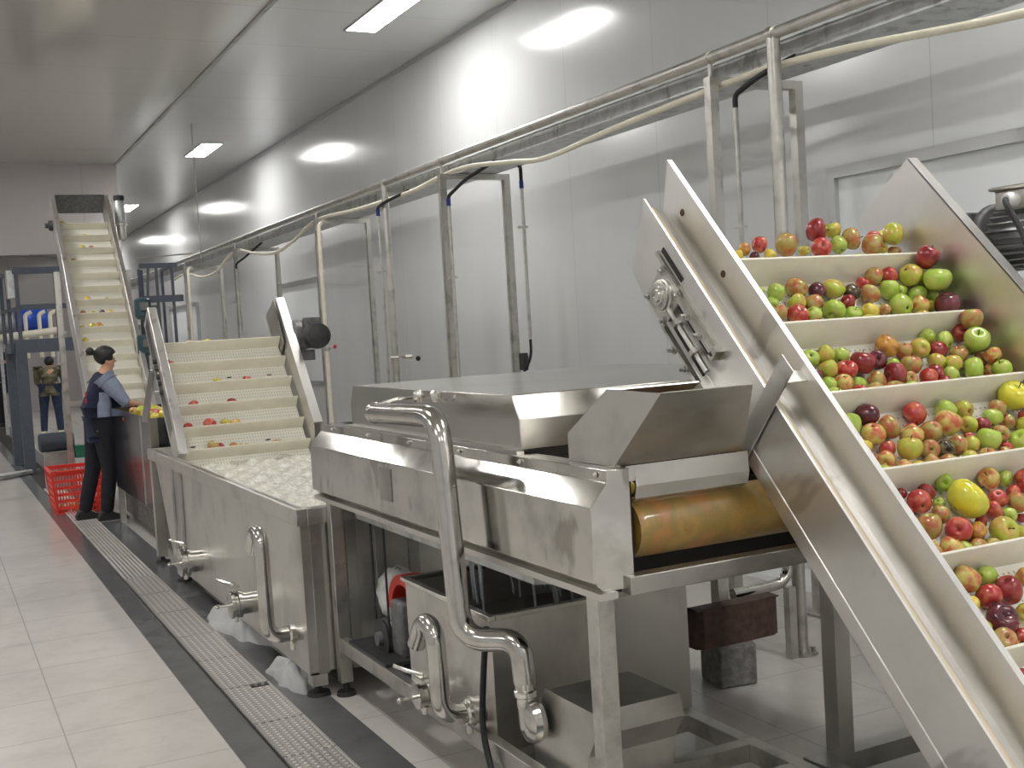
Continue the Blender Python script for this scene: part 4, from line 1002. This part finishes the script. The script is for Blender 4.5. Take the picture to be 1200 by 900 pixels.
wk, wbody = person('person in navy and grey jacket with hair in a bun, sorting apples at trough', 1.33, 11.3, R(2), JW, 'navy', 'greycloth', 'trouser', 'shoe', bun=True)
# grey side panel, print and collar of the jacket
pn = MB()
n_ = 10
for j in range(n_+1):
    z = .84+.36*j/n_
    for i in range(7):
        a = -math.pi/2+(-.42+.84*i/6)*(1 if z < 1.1 else .8); cx_ = .06+(z-.9)*.085
        pn.v.append(Vector((cx_+.152*math.cos(a)*1.0, .186*math.sin(a), z)))
for j in range(n_):
    for i in range(6): pn.f.append((j*7+i, j*7+i+1, (j+1)*7+i+1, (j+1)*7+i))
o = obj('side_panel', pn, 'greycloth', wk, world=False); md = o.modifiers.new('s','SOLIDIFY'); md.thickness = .006; o['label'] = 'grey side panel of the jacket'
pr = MB()
for z, w__ in ((1.19,.05),(1.13,.06),(1.07,.05)): pr.box(-.075, -.068, -.10-w__/2, -.10+w__/2, z-.02, z+.02)
obj('back_print', pr, 'redprint', wk, world=False, label='red print on the back')
obj('key_tag', MB().box(.19, .196, -.165, -.150, .64, .76), 'alu', wk, world=False)
JB = dict(pelvis=(.0,0,.92), chest=(.10,0,1.17), neckbase=(.17,0,1.27), head=(.27,0,1.36),
  shR=(.16,-.20,1.24), elR=(.26,-.25,1.02), wrR=(.40,-.20,.95), shL=(.16,.20,1.24), elL=(.26,.25,1.02), wrL=(.40,.20,.95),
  hipR=(0,-.10,.88), knR=(.03,-.12,.48), anR=(.0,-.14,.085), hipL=(0,.10,.88), knL=(.06,.14,.48), anL=(-.02,.16,.085))
person('person in camouflage jacket and cream boots bending forward, seen under the blue-grey platform', 2.02, 23.5, R(80), JB, 'camo', 'camo', 'jeans', 'boot', short=False)
JC = dict(JB); JC.update(chest=(.04,0,1.22), neckbase=(.06,0,1.37), head=(.09,0,1.50), shR=(.05,-.20,1.33), shL=(.05,.20,1.33), elR=(.06,-.25,1.07), elL=(.06,.25,1.07), wrR=(.2,-.22,.90), wrL=(.2,.22,.90))
person('person in dark clothes standing at the left picture edge in the distance', 1.50, 27.5, R(95), JC, 'navy', 'navy', 'trouser', 'shoe', short=False)
AP=[(0,2.314,2.946,1.776,0.018,'Y'),(0,2.353,2.961,1.795,0.021,'O'),(0,2.375,2.94,1.769,0.018,'P'),(0,2.417,2.965,1.809,0.027,'R'),(0,2.437,2.94,1.773,0.021,'Y'),(0,2.51,2.943,1.803,0.04,'U'),(0,2.593,2.953,1.784,0.019,'L'),(0,2.674,2.985,1.851,0.041,'D'),(0,2.656,2.941,1.793,0.034,'R'),(0,2.761,3,1.852,0.03,'L'),(0,2.74,2.952,1.801,0.031,'G'),(0,2.805,2.961,1.819,0.037,'U'),(0,2.873,2.935,1.795,0.039,'U'),(0,2.92,2.975,1.819,0.026,'R'),(0,2.971,2.983,1.824,0.024,'Y'),(0,2.941,2.955,1.785,0.018,'Y'),(0,2.956,2.92,1.828,0.039,'L'),(0,2.973,2.935,1.77,0.022,'U'),(0,2.298,2.891,1.729,0.027,'y'),(0,2.365,2.891,1.726,0.024,'g'),(0,2.432,2.891,1.73,0.027,'r'),(0,2.492,2.891,1.732,0.029,'y'),(0,2.559,2.891,1.734,0.03,'r'),(0,2.633,2.891,1.734,0.03,'u'),(0,2.708,2.891,1.732,0.029,'u'),(0,2.77,2.891,1.735,0.031,'g'),(0,2.839,2.891,1.726,0.024,'l'),(0,2.898,2.891,1.732,0.029,'u'),(1,2.298,2.833,1.654,0.018,'G'),(1,2.348,2.812,1.648,0.03,'G'),(1,2.313,2.792,1.616,0.022,'G'),(1,2.433,2.813,1.659,0.036,'U'),(1,2.51,2.807,1.645,0.03,'P'),(1,2.575,2.806,1.65,0.035,'L'),(1,2.647,2.8,1.635,0.029,'K'),(1,2.722,2.834,1.663,0.023,'R'),(1,2.71,2.787,1.627,0.033,'U'),(1,2.803,2.794,1.638,0.035,'G'),(1,2.862,2.807,1.634,0.023,'G'),(1,2.401,2.778,1.613,0.03,'L'),(1,2.465,2.775,1.61,0.03,'U'),(1,2.516,2.743,1.584,0.036,'G'),(1,2.606,2.777,1.606,0.026,'D'),(1,2.304,2.753,1.584,0.029,'U'),(1,2.366,2.736,1.576,0.035,'R'),(1,2.432,2.744,1.573,0.028,'G'),(1,2.594,2.742,1.568,0.026,'G'),(1,2.665,2.744,1.574,0.028,'Y'),(1,2.742,2.756,1.575,0.021,'U'),(1,2.799,2.742,1.585,0.037,'G'),(1,2.78,2.84,1.685,0.034,'U'),(1,2.954,2.774,1.738,0.041,'D'),(1,2.846,2.843,1.685,0.032,'R'),(1,2.916,2.783,1.617,0.03,'G'),(1,2.881,2.744,1.581,0.033,'B'),(1,2.971,2.808,1.636,0.024,'G'),(1,2.935,2.757,1.577,0.021,'Y'),(1,2.97,2.771,1.605,0.025,'G'),(1,2.96,2.839,1.685,0.035,'G'),(1,2.899,2.796,1.684,0.039,'L'),(1,2.95,2.731,1.663,0.045,'G'),(1,2.953,2.694,1.583,0.042,'P'),(1,2.978,2.753,1.567,0.017,'R'),(1,2.98,2.732,1.542,0.015,'Y'),(1,2.29,2.706,1.531,0.027,'d'),(1,2.347,2.706,1.528,0.024,'l'),(1,2.412,2.706,1.535,0.029,'r'),(1,2.482,2.706,1.531,0.027,'d'),(1,2.552,2.706,1.53,0.026,'g'),(1,2.623,2.706,1.535,0.03,'l'),(1,2.685,2.706,1.53,0.026,'b'),(1,2.741,2.706,1.533,0.028,'u'),(1,2.797,2.706,1.529,0.025,'y'),(1,2.853,2.706,1.537,0.031,'l'),(1,2.91,2.706,1.53,0.026,'l'),(2,2.309,2.627,1.448,0.028,'G'),(2,2.37,2.629,1.454,0.03,'L'),(2,2.43,2.628,1.446,0.026,'G'),(2,2.29,2.588,1.401,0.024,'P'),(2,2.344,2.591,1.413,0.03,'L'),(2,2.317,2.561,1.371,0.024,'G'),(2,2.41,2.584,1.407,0.031,'R'),(2,2.37,2.557,1.373,0.028,'B'),(2,2.478,2.59,1.423,0.038,'D'),(2,2.428,2.556,1.364,0.023,'G'),(2,2.548,2.602,1.426,0.031,'P'),(2,2.497,2.554,1.37,0.028,'U'),(2,2.612,2.599,1.408,0.021,'G'),(2,2.572,2.555,1.383,0.036,'D'),(2,2.618,2.629,1.464,0.037,'O'),(2,2.68,2.623,1.443,0.028,'U'),(2,2.663,2.579,1.404,0.033,'U'),(2,2.743,2.618,1.45,0.036,'L'),(2,2.631,2.555,1.364,0.023,'U'),(2,2.819,2.66,1.484,0.028,'G'),(2,2.697,2.546,1.363,0.029,'R'),(2,2.781,2.589,1.407,0.028,'L'),(2,2.82,2.617,1.44,0.03,'D'),(2,2.748,2.562,1.375,0.026,'D'),(2,2.871,2.639,1.465,0.03,'G'),(2,2.798,2.553,1.365,0.026,'G'),(2,2.837,2.577,1.397,0.03,'L'),(2,2.888,2.599,1.422,0.03,'U'),(2,2.935,2.567,1.465,0.041,'G'),(2,2.958,2.605,1.53,0.037,'U'),(2,2.894,2.55,1.377,0.036,'G'),(2,2.964,2.656,1.484,0.031,'R'),(2,2.968,2.62,1.439,0.027,'G'),(2,2.971,2.553,1.364,0.024,'B'),(2,2.963,2.497,1.369,0.032,'G'),(2,2.968,2.537,1.413,0.027,'B'),(2,2.97,2.587,1.4,0.025,'U'),(2,2.979,2.532,1.329,0.016,'Y'),(2,2.301,2.522,1.337,0.03,'g'),(2,2.399,2.522,1.337,0.029,'r'),(2,2.459,2.522,1.339,0.03,'u'),(2,2.535,2.522,1.338,0.03,'u'),(2,2.6,2.522,1.335,0.028,'g'),(2,2.655,2.522,1.334,0.027,'d'),(2,2.745,2.522,1.337,0.029,'d'),(2,2.819,2.522,1.33,0.025,'y'),(2,2.868,2.522,1.33,0.024,'g'),(2,2.926,2.522,1.332,0.026,'d'),(3,2.286,2.447,1.263,0.033,'G'),(3,2.365,2.463,1.283,0.035,'P'),(3,2.341,2.419,1.234,0.034,'B'),(3,2.41,2.429,1.244,0.033,'U'),(3,2.537,2.452,1.273,0.036,'R'),(3,2.504,2.437,1.231,0.019,'R'),(3,2.467,2.401,1.216,0.035,'B'),(3,2.545,2.403,1.22,0.036,'U'),(3,2.417,2.359,1.188,0.036,'L'),(3,2.329,2.362,1.166,0.029,'B'),(3,2.367,2.392,1.19,0.024,'R'),(3,2.298,2.406,1.201,0.021,'Y'),(3,2.282,2.38,1.172,0.021,'R'),(3,2.507,2.372,1.176,0.029,'U'),(3,2.668,2.457,1.271,0.032,'G'),(3,2.736,2.455,1.267,0.03,'L'),(3,2.622,2.411,1.237,0.042,'B'),(3,2.719,2.42,1.225,0.027,'L'),(3,2.62,2.375,1.177,0.028,'U'),(3,2.566,2.371,1.17,0.026,'K'),(3,2.674,2.373,1.173,0.026,'L'),(3,2.737,2.366,1.182,0.037,'G'),(3,2.772,2.417,1.219,0.025,'D'),(3,2.825,2.425,1.235,0.03,'G'),(3,2.875,2.45,1.258,0.028,'U'),(3,2.812,2.387,1.191,0.029,'U'),(3,2.946,2.448,1.291,0.049,'Q'),(3,2.966,2.425,1.224,0.023,'R'),(3,2.886,2.42,1.218,0.023,'U'),(3,2.929,2.396,1.202,0.029,'L'),(3,2.862,2.355,1.166,0.035,'G'),(3,2.805,2.362,1.151,0.019,'R'),(3,2.7,2.404,1.19,0.016,'R'),(3,2.235,2.337,1.14,0.03,'u'),(3,2.29,2.337,1.134,0.026,'g'),(3,2.373,2.337,1.138,0.028,'b'),(3,2.426,2.338,1.132,0.024,'y'),(3,2.479,2.337,1.139,0.029,'u'),(3,2.54,2.337,1.137,0.028,'u'),(3,2.63,2.337,1.137,0.028,'l'),(3,2.697,2.337,1.138,0.028,'u'),(3,2.77,2.337,1.135,0.026,'u'),(4,2.314,2.298,1.079,0.017,'D'),(4,2.339,2.256,1.059,0.034,'R'),(4,2.395,2.284,1.076,0.025,'D'),(4,2.295,2.255,1.033,0.017,'R'),(4,2.475,2.295,1.092,0.028,'G'),(4,2.42,2.266,1.046,0.017,'G'),(4,2.389,2.232,1.021,0.026,'U'),(4,2.476,2.22,1.054,0.055,'Q'),(4,2.316,2.202,1.003,0.035,'U'),(4,2.331,2.147,0.951,0.032,'B'),(4,2.402,2.184,0.984,0.036,'R'),(4,2.465,2.182,0.971,0.028,'O'),(4,2.299,2.184,0.957,0.017,'Y'),(4,2.636,2.282,1.085,0.033,'B'),(4,2.704,2.288,1.079,0.024,'G'),(4,2.624,2.245,1.037,0.027,'R'),(4,2.579,2.222,1.011,0.026,'R'),(4,2.623,2.21,0.992,0.022,'G'),(4,2.545,2.163,0.967,0.039,'L'),(4,2.513,2.209,0.988,0.02,'D'),(4,2.675,2.225,1.02,0.03,'U'),(4,2.757,2.262,1.067,0.035,'R'),(4,2.623,2.163,0.948,0.026,'L'),(4,2.672,2.207,0.978,0.015,'D'),(4,2.706,2.259,1.043,0.021,'R'),(4,2.271,2.153,0.94,0.029,'u'),(4,2.385,2.153,0.935,0.025,'g'),(4,2.436,2.153,0.936,0.026,'u'),(4,2.491,2.153,0.935,0.024,'u'),(5,2.315,2.087,0.882,0.037,'B'),(5,2.396,2.096,0.878,0.028,'G'),(5,2.425,2.05,0.843,0.037,'D'),(5,2.355,2.052,0.837,0.032,'R'),(5,2.335,1.999,0.792,0.04,'P'),(5,2.293,2.055,0.828,0.023,'Y'),(5,2.272,2.007,0.779,0.025,'L'),(5,2.318,1.969,0.737,0.025,'L'),(5,2.371,1.968,0.742,0.028,'R'),(5,2.44,2.014,0.79,0.027,'L'),(5,2.52,2.08,0.859,0.026,'O'),(5,2.234,1.968,0.738,0.026,'u'),(5,2.277,1.946,0.764,0.029,'u'),(6,2.302,1.918,0.675,0.019,'R'),(6,2.311,1.884,0.647,0.026,'G')]
# ------------------------------------------------------------------ apples
def apple_mesh(kind, var):
    random.seed(hash(kind) % 100 if False else ord(kind)+var*7)
    hgt_ = (.90, .84, 1.0)[var]; w_ = (1.0, 1.06, .93)[var]
    mb = MB(); prof = []; n = 13
    for r, z in ((.02,-.74),(.10,-.78),(.26,-.89),(.42,-.91),(.62,-.80),(.81,-.56),(.94,-.24),(1.0,.08),(.985,.32),(.90,.58),(.73,.79),(.53,.89),(.34,.88),(.18,.78),(.07,.64),(.02,.58)):
        prof.append((r*w_, z*hgt_*1.02))
    mb.lathe(prof, (0,0,0), 'z', 18)
    lob = random.uniform(.01,.03); ph = random.uniform(0,6)
    out = []
    for v in mb.v:
        a = math.atan2(v.y, v.x); k = 1+lob*math.cos(5*a+ph)+.02*math.cos(a*2+ph)
        out.append(Vector((v.x*k, v.y*k, v.z+.05*v.x*math.cos(ph))))
    mb.v = out
    # normalise the widest radius to 1
    me = mesh_of(mb, 'apple', AM[kind], angle=80)
    return me
AMESH = {(k, v): apple_mesh(k, v) for k in AM for v in range(3)}
for me in AMESH.values(): fix_normals(me); me.set_sharp_from_angle(angle=R(80))
sm = MB().tube([(0,0,.52),(.03,.0,.8),(.10,.02,1.06)], [.035,.03,.05], 6)
STEM = mesh_of(sm, 'stem', M['stem'], angle=60)
cx_m = MB().lathe([(.13,0),(.10,-.05),(.04,-.02)], (0,0,-.70), 'z', 8)
CALYX = mesh_of(cx_m, 'calyx', M['rust'])
COLW = {'G':'green','L':'yellow-green','Y':'yellow','R':'red','D':'dark red','P':'dark purple','U':'russet','B':'blushed','O':'orange','K':'rotten','Q':'knobbly'}
ORD = ['first','second','third','fourth','fifth','sixth','seventh','eighth','ninth','tenth','eleventh','twelfth','thirteenth','fourteenth','fifteenth','sixteenth']
def put_apple(x, y, z, r, c, label, group, rnd, parts=True):
    v = rnd.randrange(3)
    nm = 'quince' if c == 'Q' else 'apple'
    o = bpy.data.objects.new(nm, AMESH[(c, v)]); col.objects.link(o)
    o.location = (x, y, z); s = r*.985; o.scale = (s, s, s)
    # mostly stem up or lying with the eye towards the viewer
    o.rotation_euler = (rnd.choice([rnd.gauss(0,.5), rnd.gauss(1.9,.5), rnd.uniform(-3,3)]), rnd.gauss(0,.6), rnd.uniform(0,6.28))
    tag(o, label, 'quince' if c == 'Q' else 'apple', group)
    if parts:
        for nm, me in (('stem', STEM), ('calyx', CALYX)):
            if nm == 'stem' and rnd.random() < .35: continue
            s_ = bpy.data.objects.new(nm, me); col.objects.link(s_); s_.parent = o
    return o
ROWN = ['top pocket', 'second pocket', 'third pocket', 'fourth pocket', 'fifth pocket', 'sixth pocket', 'lowest pocket']
def colw(c): return COLW[c.upper()]
def label_rows(A, where, grp):
    seen = {}
    for a in sorted(A, key=lambda a: (a[0], a[1])):
        k, x, y, z, r, c = a
        size = 'large ' if r > .0375 else ('small ' if r < .0225 else '')
        hid = c.islower()
        key = (k, size, c.upper(), hid); seen.setdefault(key, []).append(a)
    rnd = random.Random(11)
    for (k, size, c, hid), lst in seen.items():
        for i, a in enumerate(lst):
            nth = '' if len(lst) == 1 else ', %s from left' % ORD[i]
            nm = 'quince' if c == 'Q' else 'apple'
            if hid: lb = '%s%s %s low behind flight, %s %s%s' % (size, COLW[c], nm, ROWN[k], where, nth)
            else: lb = '%s%s %s in %s %s%s' % (size, COLW[c], nm, ROWN[k], where, nth)
            put_apple(a[1], a[2], a[3], a[4], c, lb, grp[k], rnd)
label_rows(AP, 'of near conveyor', ['apples in the %s of the near conveyor' % r for r in ROWN])
# apples on the middle conveyor: photo position, radius, colour, flight number (2 = top one)
def on_flight(root_y, root_z, deg, px, py, s_tip, n_belt, r, s_gap):
    th = R(deg); c_, s_ = math.cos(th), math.sin(th)
    ss, nn = s_tip+r+s_gap, n_belt+r
    y, z = root_y+ss*c_-nn*s_, root_z+ss*s_+nn*c_
    q = U(px, py, 'y', y)
    return q.x, y, z
MID = [(222,397,.032,'U',2),(243,394,.032,'Y',2),(279,391,.028,'B',2),(198,422,.036,'D',1),(216,423,.026,'K',1),(254,419,.024,'K',1),(283,414,.02,'K',1),(297,413,.022,'B',1),
 (207,448,.022,'K',0),(216,446,.028,'L',0),(254,442,.036,'L',0),(289,439,.036,'R',0),(226,470,.038,'R',-1),(239,470,.026,'L',-1),(247,469,.026,'L',-1),(271,465,.036,'D',-1),
 (220,497,.038,'R',-2),(246,493,.048,'R',-2),(264,492,.04,'L',-2),(276,491,.038,'B',-2),(322,486,.026,'L',-2),
 (250,520,.045,'U',-3),(258,521,.036,'D',-3),(273,518,.034,'U',-3),(282,517,.028,'L',-3),(289,517,.028,'L',-3),(307,514,.024,'K',-3),(324,512,.032,'U',-3),(350,510,.024,'L',-3),
 (262,548,.026,'L',-4),(270,547,.026,'Y',-4),(279,545,.034,'R',-4),(288,544,.034,'G',-4),(301,543,.03,'U',-4),(339,534,.026,'K',-4)]
MROW = {2:'top flight',1:'second flight',0:'third flight',-1:'fourth flight',-2:'fifth flight',-3:'sixth flight',-4:'lowest flight'}
rnd = random.Random(4); cnt = {}
for px, py, r, c, k in MID:
    r *= .95
    x, y, z = on_flight(O2Y, O2Z, A2, px, py, P2*k, -.10, r, .002)
    key = (c, k); cnt[key] = cnt.get(key, 0)+1
    tot = sum(1 for m_ in MID if (m_[3], m_[4]) == key)
    lb = '%s apple on the %s of the middle conveyor%s' % (COLW[c], MROW[k], '' if tot == 1 else ', %s such from left' % ORD[cnt[key]-1])
    put_apple(min(max(x, 1.5+r), 2.36-r), y, z, r, c, lb, 'apples on the middle conveyor', rnd, False)
FARA = [(68,261,.035,'Y',0),(100,295,.03,'Y',-1),(98,307,.035,'Y',-2),(108,307,.032,'R',-2),(87,320,.032,'U',-3),(112,320,.02,'K',-3),(97,333,.02,'K',-4),(112,332,.022,'K',-4),
 (124,344,.024,'K',-5),(103,357,.036,'Y',-6),(126,356,.028,'L',-6),(98,370,.034,'U',-7),(110,369,.03,'L',-7),(120,370,.034,'K',-7),(130,369,.034,'Y',-7),(91,386,.03,'Y',-8),(108,383,.04,'Y',-8),(117,383,.038,'B',-8),
 (95,398,.038,'Y',-9),(119,397,.026,'L',-9),(104,412,.034,'U',-10)]
cnt = {}
for px, py, r, c, k in FARA:
    x, y, z = on_flight(O3Y, O3Z, A3, px, py, .05+P3*k*1.0, -.08, r, .002)
    key = (c, k); cnt[key] = cnt.get(key, 0)+1
    lb = '%s apple on the tallest conveyor, %s flight from its top%s' % (COLW[c], ORD[-k], '' if cnt[key] == 1 else ', right one')
    put_apple(min(max(x, 1.43+r), 1.95-r), y, z, r, c, lb, 'apples on the tallest conveyor', rnd, False)
# apples at the worker's hands
TAB = []; rt = random.Random(9)
nrow = ['nearest', 'second', 'third', 'fourth', 'fifth', 'sixth', 'seventh', 'eighth', 'ninth', 'tenth']
for i in range(10):
    for j in range(3):
        TAB.append((1.50+.085*j+rt.uniform(-.01,.01), 9.15+i*.13+rt.uniform(-.02,.02), rt.uniform(.038,.046), 'YRLGBYURLG'[(i*3+j*2) % 10], i, j))
for x, y, r, c, i, j in TAB:
    for lay in (0, 1):
        if lay and (i+j) % 2: continue
        put_apple(x+(.03 if lay else 0), y+(.05 if lay else 0), .94+r+lay*.068, r, c,
          '%s apple in dark sorting trough, %s %s row from near end, %s' % (COLW[c], 'top layer,' if lay else 'bottom layer,', nrow[i], ['outer', 'middle', 'inner'][j]), 'apples in the sorting trough', rt, False)
# apple residues behind the flights
rd = random.Random(21)
names = {'scrap': 0}
for k in range(9):
    px, py, f_ = [(250,417,1),(268,434,0),(315,430,0),(229,459,-1),(281,457,-1),(195,415,1),(335,410,1),(314,512,-3),(226,524,-3)][k]
    th = R(A2); s_ = P2*f_+rd.uniform(.05,.12); nn = -.097
    y, z = O2Y+s_*math.cos(th)-nn*math.sin(th), O2Z+s_*math.sin(th)+nn*math.cos(th)
    q = U(px, py, 'y', y); mb = MB().ball((0,0,0), .014, 1.4, .7, .35, 8, 5)
    mb.v = [v+Vector((q.x, y, z)) for v in mb.v]
    o = obj('leaf_scrap', mb, 'rust'); tag(o, 'small dark leaf scrap on the middle conveyor belt above its %s, %s' % (MROW[f_], ['left part','left of centre','right of centre','left part','centre','far left','far right','right part','left part'][k]), 'leaf', 'leaf scraps on the middle conveyor')
# apples in the crate
for i in range(10):
    put_apple(1.10+.09*(i % 4), 12.10+.11*(i//4), .012+.035, .035, 'UBRD'[i % 4], 'brown-red discarded apple inside the red crate', 'discarded apples in the red crate', rt, False)
# apple peeking over the roller and the yellow bits
for i, (x, c) in enumerate(((1.72,'Y'),(1.80,'Y'),(1.93,'R'),(2.03,'Y'),(2.12,'D'))):
    r = .036; put_apple(x, 2.775+.0*i-.03, 1.025+.086+.012, r*.8, c, '%s apple peeking over the washer roller, %s from the left' % (COLW[c], ORD[i]), 'apples behind the washer roller', rt, False)
